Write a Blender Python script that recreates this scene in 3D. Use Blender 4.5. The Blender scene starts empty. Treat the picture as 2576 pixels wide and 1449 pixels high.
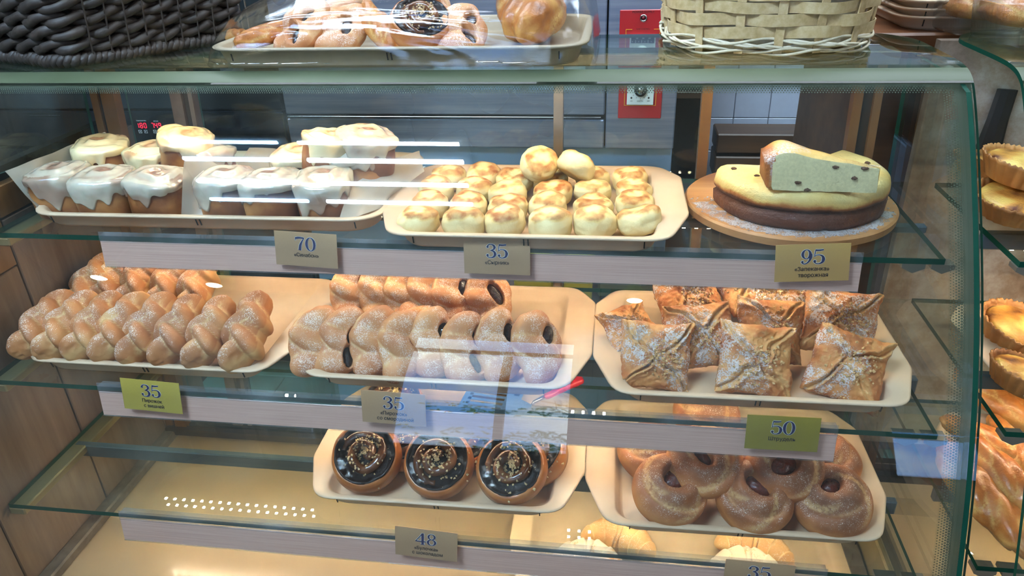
import bpy, math, random
import numpy as np
from mathutils import Vector, Matrix, Euler
random.seed(7); rng = np.random.default_rng(7)
SC = bpy.context.scene; COL = SC.collection
PI = math.pi; R = math.radians

# ------------------------------------------------------------------ camera, world, light, exposure
EYE = Vector((0.0, 0.0, 1.55))
PITCH, YAW, ROLL, FPX = R(27.761), R(8.784), R(-2.085), 1858.29
_fw = Vector((-math.sin(YAW)*math.cos(PITCH), math.cos(YAW)*math.cos(PITCH), -math.sin(PITCH)))
_r0 = Vector((math.cos(YAW), math.sin(YAW), 0)); _u0 = _r0.cross(_fw)
_rt = _r0*math.cos(ROLL) + _u0*math.sin(ROLL); _up = _u0*math.cos(ROLL) - _r0*math.sin(ROLL)
cam = bpy.data.cameras.new('camera'); camo = bpy.data.objects.new('camera', cam); COL.objects.link(camo)
cam.sensor_fit = 'HORIZONTAL'; cam.sensor_width = 36.0; cam.lens = FPX/2576*36; cam.clip_start = .02
m = Matrix((( _rt.x, _up.x, -_fw.x, EYE.x), (_rt.y, _up.y, -_fw.y, EYE.y), (_rt.z, _up.z, -_fw.z, EYE.z), (0,0,0,1)))
camo.matrix_world = m
SC.camera = camo
def ray(px, py): return _fw + _rt*((px-1288)/FPX) - _up*((py-724.5)/FPX)
def at(px, py, z):                       # the point of the photograph's line of sight that lies at height z
    d = ray(px, py); return EYE + d*((z-EYE.z)/d.z)
def aty(px, py, Y):
    d = ray(px, py); return EYE + d*((Y-EYE.y)/d.y)
def atx(px, py, X):
    d = ray(px, py); return EYE + d*((X-EYE.x)/d.x)

SC.view_settings.view_transform = 'Standard'; SC.view_settings.look = 'None'
SC.view_settings.gamma = 1.0; SC.view_settings.use_curve_mapping = False
SC.view_settings.exposure = 0.0
SC.cycles.max_bounces = 9; SC.cycles.diffuse_bounces = 4; SC.cycles.glossy_bounces = 5
SC.cycles.transmission_bounces = 8; SC.cycles.transparent_max_bounces = 22
SC.cycles.caustics_reflective = False; SC.cycles.caustics_refractive = False
SC.cycles.sample_clamp_indirect = 6.0

LED_TUBE, LED_DOT, SKY = 150.0, 400.0, 6.5
KITCHEN_FILL, SHOP_FILL = 15.0, 8.0  # strengths of the added ceiling fill panels

W = bpy.data.worlds.new('sky'); SC.world = W; W.use_nodes = True
nt = W.node_tree; nt.nodes.clear()
o_ = nt.nodes.new('ShaderNodeOutputWorld'); b_ = nt.nodes.new('ShaderNodeBackground')
tc = nt.nodes.new('ShaderNodeTexCoord'); sp = nt.nodes.new('ShaderNodeSeparateXYZ')
nz = nt.nodes.new('ShaderNodeTexNoise'); nz.inputs['Scale'].default_value = 5; nz.inputs['Detail'].default_value = 6
cr = nt.nodes.new('ShaderNodeValToRGB')
cr.color_ramp.elements[0].position = .44; cr.color_ramp.elements[0].color = (.17, .40, .95, 1)
cr.color_ramp.elements[1].position = .62; cr.color_ramp.elements[1].color = (.85, .93, 1.0, 1)
nt.links.new(tc.outputs['Generated'], nz.inputs['Vector']); nt.links.new(nz.outputs['Fac'], cr.inputs['Fac'])
nt.links.new(cr.outputs['Color'], b_.inputs['Color']); b_.inputs['Strength'].default_value = SKY
nt.links.new(b_.outputs['Background'], o_.inputs['Surface'])

# ------------------------------------------------------------------ materials
def srgb(r, g, b):
    f = lambda c: (c/255/12.92) if c/255 <= .04045 else ((c/255+.055)/1.055)**2.4
    return (f(r), f(g), f(b), 1.0)
class NT:
    def __init__(s, name):
        s.m = bpy.data.materials.new(name); s.m.use_nodes = True; s.t = s.m.node_tree; s.t.nodes.clear()
        s.out = s.n('ShaderNodeOutputMaterial')
    def n(s, t, **kw):
        x = s.t.nodes.new(t)
        for k, v in kw.items():
            if k[0] == '_': setattr(x, k[1:], v)
            else: s.set(x, k, v)
        return x
    def set(s, x, k, v):
        k2 = int(k[1:]) if k[0] == 'i' and k[1:].isdigit() else k.replace('__', ' ')
        i = x.inputs[k2]
        if hasattr(v, 'is_output') or isinstance(v, bpy.types.NodeSocket): s.t.links.new(v, i)
        else: i.default_value = v
    def math(s, op, a, b=0.0, clamp=False):
        x = s.n('ShaderNodeMath', _operation=op, _use_clamp=clamp, i0=a, i1=b); return x.outputs[0]
    def mix(s, f, a, b):
        x = s.n('ShaderNodeMix', _data_type='RGBA'); 
        s.set(x, 'i0', f); s.set(x, 'i6', a); s.set(x, 'i7', b); return x.outputs[2]
    def ramp(s, f, stops):
        x = s.n('ShaderNodeValToRGB'); s.set(x, 'i0', f); e = x.color_ramp.elements
        e[0].position, e[0].color = stops[0]; e[1].position, e[1].color = stops[-1]
        for p, c in stops[1:-1]:
            k = e.new(p); k.color = c
        return x.outputs[0]
    def noise(s, scale, detail=4, rough=.55, vec=None, stretch=None):
        if vec is None: vec = s.n('ShaderNodeTexCoord').outputs['Object']
        if stretch: vec = s.n('ShaderNodeMapping', Vector=vec, Scale=stretch).outputs[0]
        return s.n('ShaderNodeTexNoise', Vector=vec, Scale=scale, Detail=detail, Roughness=rough).outputs[0]
    def step(s, v, a, b):
        x = s.n('ShaderNodeMapRange', _interpolation_type='SMOOTHSTEP', Value=v); s.set(x, 'i1', a); s.set(x, 'i2', b); return x.outputs[0]
    def attr(s, nm): return s.n('ShaderNodeAttribute', _attribute_name=nm).outputs['Fac']
    def fresnel(s, ior=1.5, normal=None):      # the same reflectance from either side: the panes do not bend the rays that pass
        bf = s.n('ShaderNodeNewGeometry').outputs['Backfacing']
        k = s.math('ADD', ior, s.math('MULTIPLY', bf, 1/ior-ior)); x = s.n('ShaderNodeFresnel', IOR=k)
        if normal is not None: s.set(x, 'Normal', normal)
        return x.outputs[0]
    def bump(s, h, strength=.3, dist=.002): return s.n('ShaderNodeBump', Height=h, Strength=strength, Distance=dist).outputs[0]
    def pbr(s, col, rough=.5, metal=0.0, normal=None, coat=0.0, sss=0.0, spec=.5, **kw):
        p = s.n('ShaderNodeBsdfPrincipled'); s.set(p, 'Base__Color', col); s.set(p, 'Roughness', rough); s.set(p, 'Metallic', metal)
        s.set(p, 'Specular__IOR__Level', spec)
        if coat: s.set(p, 'Coat__Weight', coat); s.set(p, 'Coat__Roughness', .12)
        if normal is not None: s.set(p, 'Normal', normal)
        for k, v in kw.items(): s.set(p, k, v)
        return p.outputs[0]
    def done(s, sh): s.t.links.new(sh, s.out.inputs['Surface']); return s.m

def plain(name, c, rough=.5, metal=0.0, coat=0.0, grain=0.0, gscale=60, stretch=None, bump=0.0, spec=.5):
    n = NT(name); col = c; nm = None
    if grain or bump:
        f = n.noise(gscale, 5, stretch=stretch)
        if grain:
            d = tuple(x*(1-grain) for x in c[:3])+(1,); l = tuple(min(1, x*(1+grain)) for x in c[:3])+(1,)
            col = n.ramp(f, [(.3, d), (.7, l)])
        if bump: nm = n.bump(f, bump, .002)
    return n.done(n.pbr(col, rough, metal, nm, coat, spec=spec))

def emit(name, c, s):
    n = NT(name); return n.done(n.n('ShaderNodeEmission', Color=c, Strength=s).outputs[0])

def glass(name, tint=(.93, .98, .96, 1), haze=0.0, hazec=(.6, .68, .62, 1), ior=1.5, rough=0.0):
    n = NT(name)
    fr = n.fresnel(ior)
    t = n.n('ShaderNodeBsdfTransparent', Color=tint).outputs[0]
    if haze:
        d = n.n('ShaderNodeBsdfDiffuse', Color=hazec).outputs[0]
        dust = n.noise(9, 6); hz = n.math('MULTIPLY', n.step(dust, .3, .8), haze)
        t = n.n('ShaderNodeMixShader', i0=hz, i1=t, i2=d).outputs[0]
    g = n.n('ShaderNodeBsdfGlossy', Roughness=rough).outputs[0]
    return n.done(n.n('ShaderNodeMixShader', i0=fr, i1=t, i2=g).outputs[0])

def dough(name, light, mid, dark, pale, sugar=1.0, rough=.55, coat=0.0, scale=28, bump=.35, sugc=(240, 222, 208), fleck=700):
    n = NT(name); oi = n.n('ShaderNodeObjectInfo').outputs['Random']
    vec = n.n('ShaderNodeTexCoord').outputs['Object']
    off = n.n('ShaderNodeCombineXYZ', i0=n.math('MULTIPLY', oi, 7.0), i1=n.math('MULTIPLY', oi, 3.0)).outputs[0]
    v = n.n('ShaderNodeVectorMath', _operation='ADD', i0=vec, i1=off).outputs[0]
    f1 = n.noise(scale, 5, vec=v); f2 = n.noise(scale*7, 4, vec=v)
    b = n.attr('brown')
    k = n.math('ADD', n.math('MULTIPLY', f1, .75), n.math('MULTIPLY', n.math('SUBTRACT', b, .5), .9))
    k = n.math('ADD', k, n.math('MULTIPLY', n.math('SUBTRACT', oi, .5), .14))
    col = n.ramp(k, [(.05, srgb(*light)), (.42, srgb(*mid)), (.85, srgb(*dark))])
    col = n.mix(n.math('MULTIPLY', n.attr('crease'), n.step(f2, .25, .6), True), col, srgb(*pale))
    h = n.math('ADD', f1, n.math('MULTIPLY', f2, .35))
    if sugar:
        f3 = n.noise(fleck, 2, vec=v); f4 = n.noise(scale*1.6, 3, vec=v)
        s = n.math('MULTIPLY', n.attr('sugar'), sugar)
        s = n.math('MULTIPLY', s, n.step(f4, .12, .75))
        th = n.math('SUBTRACT', .80, n.math('MULTIPLY', s, .42))
        sf = n.n('ShaderNodeMapRange', _interpolation_type='SMOOTHSTEP', Value=f3); n.set(sf, 'i1', n.math('SUBTRACT', th, .07)); n.set(sf, 'i2', n.math('ADD', th, .09))
        sf = n.math('MULTIPLY', sf.outputs[0], n.math('MINIMUM', n.math('MULTIPLY', s, 3.0), .8))
        col = n.mix(n.math('MULTIPLY', s, .11, True), col, srgb(*sugc)); col = n.mix(sf, col, srgb(*sugc)); h = n.math('ADD', h, n.math('MULTIPLY', sf, .3))
    return n.done(n.pbr(col, rough, 0, n.bump(h, bump, .003), coat, spec=.4))

def wood(name, cols, scale=6, stretch=(1, 1, .08), rough=.45, bump=.15, coat=0.0):
    n = NT(name); oi = n.n('ShaderNodeObjectInfo').outputs['Random']
    vec = n.n('ShaderNodeTexCoord').outputs['Object']
    off = n.n('ShaderNodeCombineXYZ', i0=n.math('MULTIPLY', oi, 9.0), i1=n.math('MULTIPLY', oi, 5.0), i2=n.math('MULTIPLY', oi, 3.0)).outputs[0]
    v = n.n('ShaderNodeVectorMath', _operation='ADD', i0=vec, i1=off).outputs[0]
    f1 = n.noise(scale*4, 8, .65, vec=v, stretch=stretch); f2 = n.noise(scale, 3, vec=v)
    k = n.math('ADD', n.math('MULTIPLY', f1, .8), n.math('MULTIPLY', f2, .25))
    k = n.math('ADD', k, n.math('MULTIPLY', n.math('SUBTRACT', oi, .5), .1))
    c = n.ramp(k, [(.3, srgb(*cols[0])), (.52, srgb(*cols[1])), (.75, srgb(*cols[2]))])
    return n.done(n.pbr(c, rough, 0, n.bump(f1, bump, .002), coat))

MT = {}
MT['glass_clear'] = glass('clear_glass', (.95, .985, .97, 1))
MT['glass_green'] = glass('greenish_glass', (.92, .965, .935, 1), haze=.03)
MT['glass_front'] = glass('front_glass', (.965, .985, .975, 1), haze=.02)
MT['glass_top'] = glass('top_glass', (.84, .92, .84, 1), haze=.10, hazec=srgb(120, 138, 104))
MT['glass_bend'] = (lambda n: n.done(n.n('ShaderNodeMixShader', i0=.94, i1=n.n('ShaderNodeBsdfTransparent', Color=(.8, .9, .8, 1)).outputs[0], i2=n.pbr(n.ramp(n.noise(3, 3), [(.35, srgb(72, 80, 58)), (.65, srgb(90, 98, 74))]), .45, spec=.3)).outputs[0]))(NT('frosted_glass_bend'))
MT['glass_edge'] = plain('green_glass_edge', srgb(6, 60, 45), .6, spec=.15)
MT['glass_edge_pale'] = plain('teal_glass_edge', srgb(40, 84, 82), .3)
def frit(name, dots_axis, a, b):
    # painted border: opaque at one side, breaking up into dots towards the clear glass (a -> b along the UV's v)
    n = NT(name)
    uv = n.n('ShaderNodeUVMap').outputs[0]
    s = n.n('ShaderNodeSeparateXYZ', i0=uv); u, v = s.outputs[0], s.outputs[1]
    pitch = .0036
    row = n.math('FLOOR', n.math('DIVIDE', v, pitch*.8)); odd = n.math('MULTIPLY', n.math('MODULO', row, 2.0), .5)
    fu = n.math('SUBTRACT', n.math('FRACT', n.math('ADD', n.math('DIVIDE', u, pitch), odd)), .5)
    fv = n.math('MULTIPLY', n.math('SUBTRACT', n.math('FRACT', n.math('DIVIDE', v, pitch*.8)), .5), .8)
    d = n.math('SQRT', n.math('ADD', n.math('MULTIPLY', fu, fu), n.math('MULTIPLY', fv, fv)))
    grow = n.n('ShaderNodeMapRange', Value=v); n.set(grow, 'i1', a); n.set(grow, 'i2', b); n.set(grow, 'i3', .62); n.set(grow, 'i4', .20)
    cover = n.math('LESS_THAN', d, grow.outputs[0])
    paint = n.pbr(srgb(78, 86, 68), .4)
    tr = n.n('ShaderNodeBsdfTransparent', Color=(.93, .97, .95, 1)).outputs[0]
    g = n.n('ShaderNodeBsdfGlossy', Roughness=0.0).outputs[0]
    fr = n.fresnel(1.5)
    tr = n.n('ShaderNodeMixShader', i0=fr, i1=tr, i2=g).outputs[0]
    trp = n.n('ShaderNodeMixShader', i0=.93, i1=tr, i2=paint).outputs[0]
    return n.done(n.n('ShaderNodeMixShader', i0=cover, i1=tr, i2=trp).outputs[0])
MT['frit'] = frit('dotted_border_paint', 0, .024, .040)
MT['tray'] = (lambda n: n.done(n.pbr(n.ramp(n.noise(14, 4), [(.3, srgb(208, 180, 150)), (.7, srgb(224, 197, 166))]), .42, 0,
      n.bump(n.n('ShaderNodeTexBrick', Vector=n.n('ShaderNodeTexCoord').outputs['Object'], Scale=90.0, Mortar__Size=.12, Brick__Width=.7).outputs[1], .25, .001), .15)))(NT('beige_tray_plastic'))
MT['tray_dark'] = plain('beige_tray_plastic_dull', srgb(176, 158, 130), .4, grain=.06)
MT['notch'] = plain('dark_notch', srgb(30, 26, 24), .6)
MT['deck'] = plain('beige_deck_paint', srgb(164, 140, 108), .28, grain=.05, gscale=9, coat=.25)
MT['plank'] = wood('grey_brown_plank', [(70, 57, 48), (106, 90, 78), (134, 117, 103)], 5)
MT['plank_warm'] = wood('warm_brown_plank', [(74, 50, 30), (110, 80, 50), (132, 100, 66)], 5)
MT['steel'] = (lambda n: n.done(n.pbr(n.ramp(n.noise(3, 6, stretch=(1, 1, 30)), [(.3, srgb(116, 128, 152)), (.7, srgb(154, 162, 180))]), n.ramp(n.noise(2.2, 3), [(.3, (.22,)*3+(1,)), (.7, (.36,)*3+(1,))]), .55)))(NT('brushed_steel'))
MT['steel_blue'] = plain('blue_grey_steel', srgb(128, 162, 200), .42, .1, grain=.08, gscale=4)
MT['alu'] = plain('dull_aluminium', srgb(150, 140, 128), .38, .7, grain=.1, gscale=30)
MT['bar'] = plain('grey_blue_bar_paint', srgb(84, 98, 108), .4, .2)
MT['bronze'] = plain('bronze_anodised_frame', srgb(140, 100, 62), .38, .55, grain=.08, gscale=20)
MT['bronze_dark'] = plain('dark_bronze_gap', srgb(44, 34, 26), .5)
MT['grey_frame'] = plain('grey_metal_frame', srgb(128, 112, 104), .4, .6, grain=.1)
MT['black_glass'] = plain('black_oven_glass', srgb(20, 24, 28), .08, coat=.6)
MT['black'] = plain('matt_black', srgb(18, 18, 20), .6)
MT['oven_dark'] = plain('dark_oven_panel', srgb(46, 54, 58), .3, .5, grain=.15, gscale=5)
MT['red_panel'] = plain('red_control_plate', srgb(170, 26, 34), .35, coat=.3)
MT['lens_red'] = plain('dark_red_lens', srgb(92, 16, 24), .2)
MT['white_plate'] = plain('white_dial_plate', srgb(214, 224, 222), .35)
MT['yellow_line'] = plain('yellow_print', srgb(226, 176, 40), .5)
MT['black_print'] = plain('black_print', srgb(24, 20, 22), .6)
MT['white_print'] = plain('white_print', srgb(225, 230, 232), .5)
MT['chrome'] = plain('chrome', srgb(200, 200, 205), .12, 1.0)
MT['led_red'] = emit('red_led_digit', (1.0, .02, .06, 1), 2.6)
MT['tile'] = plain('white_wall_tile', srgb(168, 178, 196), .25, coat=.2, grain=.03)
MT['grout'] = plain('tile_grout', srgb(120, 126, 140), .8)
MT['dark_wood'] = wood('dark_brown_wood', [(44, 32, 24), (74, 54, 38), (96, 72, 50)], 5, (.08, 1, 1))
MT['counter_wood'] = wood('orange_brown_counter', [(84, 48, 28), (118, 74, 44), (142, 94, 60)], 5, (.08, 1, 1), .35, coat=.3)
MT['teal_floor'] = plain('teal_floor_tile', srgb(136, 190, 184), .3, grain=.12, gscale=4, coat=.2)
MT['teal_joint'] = plain('dark_tile_joint', srgb(38, 62, 60), .8)
MT['carton'] = plain('olive_yellow_carton', srgb(168, 160, 66), .7, grain=.08, gscale=8)
MT['crate_grey'] = plain('grey_green_crate', srgb(86, 96, 92), .55, grain=.06)
MT['room_wall'] = plain('grey_shop_wall', srgb(150, 140, 130), .8, grain=.04, gscale=2)
MT['room_ceil'] = plain('grey_ceiling', srgb(120, 118, 116), .85)
MT['room_floor'] = plain('grey_floor', srgb(104, 96, 88), .5, grain=.1, gscale=3)
MT['kitchen_wall'] = plain('dark_kitchen_wall', srgb(70, 74, 80), .7)
MT['window_frame'] = plain('dark_window_frame', srgb(60, 58, 60), .5)
MT['tube'] = emit('cool_white_led_tube', (.60, .79, 1.0, 1), LED_TUBE*2.2); MT['tube_blue'] = emit('bluish_led_tube', (.30, .58, 1.0, 1), LED_TUBE*.8)
MT['led_dot'] = emit('warm_led', (1.0, .76, .50, 1), LED_DOT)
MT['fill_panel'] = emit('kitchen_fill_panel', (.72, .86, 1.0, 1), KITCHEN_FILL)
MT['shop_light'] = emit('shop_fill_panel', (.82, .90, 1.0, 1), SHOP_FILL)
MT['bulb'] = emit('warm_pendant_bulb', (1.0, .93, .72, 1), 60.0)
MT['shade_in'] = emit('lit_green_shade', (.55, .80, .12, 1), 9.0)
MT['shade'] = plain('green_lamp_shade', srgb(120, 150, 50), .4)
def rail_mat():
    n = NT('satin_label_rail')
    f = n.noise(10, 8, .7, stretch=(.6, 1, 60)); f2 = n.noise(3, 2, stretch=(1, 1, .1))
    c = n.ramp(f, [(.3, srgb(200, 154, 136)), (.7, srgb(228, 188, 170))])
    c = n.mix(n.math('MULTIPLY', f2, .2), c, srgb(206, 200, 206))
    return n.done(n.pbr(c, .33, .12, n.bump(f, .15, .001), .35))
MT['rail'] = rail_mat()
MT['rail_lip'] = glass('clear_rail_lip', (.86, .90, .92, 1), haze=.12, hazec=(.75, .78, .85, 1))
def card(name, c1, c2):
    n = NT(name); z = n.n('ShaderNodeSeparateXYZ', i0=n.n('ShaderNodeTexCoord').outputs['Object']).outputs[2]
    k = n.math('ADD', n.math('MULTIPLY', z, 16.0), n.math('MULTIPLY', n.noise(500, 2), .3))
    return n.done(n.pbr(n.ramp(k, [(.1, srgb(*c1)), (.9, srgb(*c2))]), .34, .1))
MT['card'] = card('gold_beige_card', (174, 140, 108), (204, 168, 126))
MT['card_yellow'] = card('yellow_gold_card', (176, 156, 74), (212, 190, 92))
MT['card_olive'] = card('olive_gold_card', (142, 128, 58), (168, 152, 62))
MT['card_gold'] = card('warm_gold_card', (190, 148, 92), (218, 174, 98))
MT['navy'] = plain('navy_print', srgb(42, 44, 84), .5)
MT['ink'] = plain('dark_ink', srgb(40, 36, 44), .6)

MT['syrnik'] = dough('curd_fritter_crust', (244, 222, 166), (232, 196, 128), (166, 96, 44), (240, 220, 170), sugar=0, scale=60, bump=.35)
MT['braid'] = dough('braided_bun_crust', (216, 166, 108), (184, 120, 70), (136, 74, 42), (236, 206, 150), .75)
MT['twist'] = dough('twisted_bun_crust', (220, 162, 106), (192, 124, 76), (144, 82, 50), (238, 212, 164), .8)
MT['jambun'] = dough('jam_bun_crust', (214, 146, 82), (172, 102, 54), (104, 58, 32), (226, 184, 124), .55)
MT['croissant'] = dough('croissant_crust', (234, 190, 126), (212, 152, 92), (170, 104, 56), (240, 214, 160), .85)
MT['puff'] = dough('puff_pastry_crust', (224, 162, 98), (192, 118, 64), (122, 64, 32), (230, 190, 128), 1.0, scale=45, bump=.7, sugc=(226, 222, 222), fleck=420)
MT['roll'] = dough('chocolate_roll_crust', (214, 152, 92), (184, 112, 56), (130, 70, 34), (226, 180, 120), 0, .3, .5)
MT['coil'] = dough('glazed_coil', (142, 90, 54), (92, 54, 32), (44, 24, 16), (190, 130, 84), 0, .2, .6)
MT['choc'] = plain('chocolate_filling', srgb(26, 13, 10), .42, coat=.1, grain=.4, gscale=120, bump=.8, spec=.25)
MT['glaze'] = (lambda n: n.done(n.n('ShaderNodeMixShader', i0=n.math('MULTIPLY', n.step(n.noise(55, 4), .56, .78), .38), i1=n.n('ShaderNodeBsdfTransparent').outputs[0],
      i2=n.pbr(srgb(222, 218, 214), .12, coat=1.0)).outputs[0]))(NT('sugar_glaze'))
MT['nut'] = plain('chopped_nut', srgb(214, 182, 132), .6, grain=.2, gscale=90)
MT['nut_toast'] = plain('toasted_nut', srgb(214, 174, 120), .6, grain=.25, gscale=90)
MT['berry'] = plain('dark_currant_jam', srgb(26, 12, 20), .16, coat=.8, grain=.5, gscale=260, bump=1.0)
MT['jam'] = plain('amber_red_jam', srgb(84, 24, 10), .22, coat=.25, grain=.45, gscale=140, bump=.9)
MT['cinna'] = dough('cinnamon_roll_side', (196, 136, 76), (134, 78, 40), (78, 42, 22), (220, 180, 120), 0, .45, .2)
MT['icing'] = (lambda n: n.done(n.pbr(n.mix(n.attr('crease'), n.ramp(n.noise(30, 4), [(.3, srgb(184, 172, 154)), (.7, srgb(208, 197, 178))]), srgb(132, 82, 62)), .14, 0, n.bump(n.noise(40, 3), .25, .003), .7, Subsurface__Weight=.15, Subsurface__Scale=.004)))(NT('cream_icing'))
MT['icing2'] = (lambda n: n.done(n.pbr(n.mix(n.attr('crease'), n.ramp(n.noise(30, 4), [(.3, srgb(240, 214, 160)), (.7, srgb(250, 232, 188))]), srgb(186, 116, 78)), .2, 0, n.bump(n.noise(40, 3), .25, .003), .6)))(NT('warm_cream_icing'))
def paper():
    n = NT('parchment_paper'); f = n.noise(18, 6)
    c = n.ramp(f, [(.3, srgb(206, 198, 184)), (.7, srgb(226, 220, 208))])
    d = n.n('ShaderNodeBsdfDiffuse', Color=c).outputs[0]; t = n.n('ShaderNodeBsdfTranslucent', Color=c).outputs[0]
    x = n.n('ShaderNodeMixShader', i0=.4, i1=d, i2=t).outputs[0]
    g = n.n('ShaderNodeBsdfGlossy', Roughness=.3).outputs[0]
    x = n.n('ShaderNodeMixShader', i0=.06, i1=x, i2=g).outputs[0]
    tr = n.n('ShaderNodeBsdfTransparent').outputs[0]
    return n.done(n.n('ShaderNodeMixShader', i0=.52, i1=tr, i2=x).outputs[0])
MT['paper'] = paper()
def film(name, wr, st):
    n = NT(name); vec = n.n('ShaderNodeTexCoord').outputs['Object']
    v = n.n('ShaderNodeMapping', Vector=vec, Rotation=(0, R(20), R(8)), Scale=st).outputs[0]
    h = n.math('ADD', n.noise(24, 6, .7, vec=v), n.math('MULTIPLY', n.noise(30, 4), .5))
    nb = n.bump(h, 1.0, wr)
    fr = n.fresnel(1.6, nb)
    g = n.n('ShaderNodeBsdfGlossy', Roughness=.05, Normal=nb).outputs[0]
    t = n.n('ShaderNodeBsdfTransparent', Color=(.93, .95, .96, 1)).outputs[0]
    return n.done(n.n('ShaderNodeMixShader', i0=n.math('MULTIPLY', fr, 1.5, True), i1=t, i2=g).outputs[0])
MT['film'] = film('cling_film', .00022, (.5, 5, 5))
MT['clamshell'] = film('clear_box_plastic', .0012, (8, 8, .4))
MT['board'] = wood('bamboo_board', [(150, 96, 54), (184, 128, 78), (204, 152, 100)], 7, (.06, 1, 1), .4)
MT['flour'] = (lambda n: n.done(n.n('ShaderNodeMixShader', i0=n.math('MULTIPLY', n.step(n.math('ADD', n.math('MULTIPLY', n.noise(45, 5, .7), .6), n.math('MULTIPLY', n.noise(420, 2), .4)), .40, .56), .8), i1=n.n('ShaderNodeBsdfTransparent').outputs[0], i2=n.pbr(srgb(196, 188, 190), .9)).outputs[0]))(NT('powdered_sugar'))
def cake_mat():
    n = NT('casserole_crust'); f = n.math('ADD', n.math('MULTIPLY', n.noise(30, 6, .7), .7), n.math('MULTIPLY', n.noise(150, 4), .3)); b = n.attr('brown'); f2 = n.noise(400, 2)
    k = n.math('ADD', b, n.math('MULTIPLY', n.math('SUBTRACT', f, .5), .45))
    c = n.ramp(k, [(.08, srgb(232, 206, 136)), (.34, srgb(226, 186, 108)), (.52, srgb(176, 106, 48)), (.8, srgb(92, 44, 20))])
    s = n.math('MULTIPLY', n.attr('sugar'), n.step(f2, .35, .6)); c = n.mix(n.math('MULTIPLY', s, .75), c, srgb(226, 214, 214))
    return n.done(n.pbr(c, .5, 0, n.bump(f, 1.0, .006), .1))
MT['cake'] = cake_mat()
MT['curd'] = plain('pale_curd_crumb', srgb(230, 216, 166), .7, grain=.10, gscale=220, bump=1.0)
MT['raisin'] = plain('raisin', srgb(84, 54, 34), .5, bump=.6, gscale=150)
MT['rope'] = plain('dark_brown_seagrass', srgb(46, 36, 29), .6, grain=.45, gscale=50, stretch=(1, 1, 1), bump=.8)
MT['rope_dark'] = plain('black_basket_core', srgb(20, 16, 14), .9)
MT['wicker'] = wood('pale_wicker', [(176, 146, 96), (206, 178, 128), (226, 204, 160)], 20, (1, 1, 1), .5)
MT['wicker_pale'] = wood('whitish_wicker', [(200, 186, 150), (222, 210, 180), (236, 226, 204)], 20, (1, 1, 1), .45)
MT['red_handle'] = plain('red_plastic_handle', srgb(206, 22, 50), .3, coat=.4)
MT['quiche'] = dough('quiche_shell', (222, 170, 104), (192, 132, 74), (136, 84, 44), (230, 196, 140), 0, .5)
MT['quiche_top'] = dough('quiche_filling', (236, 200, 104), (214, 150, 66), (104, 50, 24), (240, 214, 130), 0, .4, .15, scale=60, bump=.9)
MT['pastry_glazed'] = dough('glazed_pastry', (226, 172, 96), (186, 114, 54), (116, 60, 26), (232, 200, 128), 0, .36, .25, scale=50, bump=.6)
MT['marble'] = (lambda n: n.done(n.pbr(n.ramp(n.noise(5, 8, .7), [(.35, srgb(94, 74, 58)), (.5, srgb(140, 124, 110)), (.62, srgb(172, 166, 160))]), .35)))(NT('mottled_wall'))
MT['trim'] = plain('worn_grey_trim', srgb(98, 88, 76), .6, .2, grain=.35, gscale=40, bump=.4)
MT['cleat'] = plain('olive_brown_cleat', srgb(138, 122, 86), .45, .3, grain=.1, gscale=14)
MT['white_paper'] = plain('white_price_paper', srgb(216, 222, 214), .6)
MT['clip'] = plain('smoky_clip_plastic', srgb(110, 104, 92), .3, .2, coat=.3)

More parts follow.
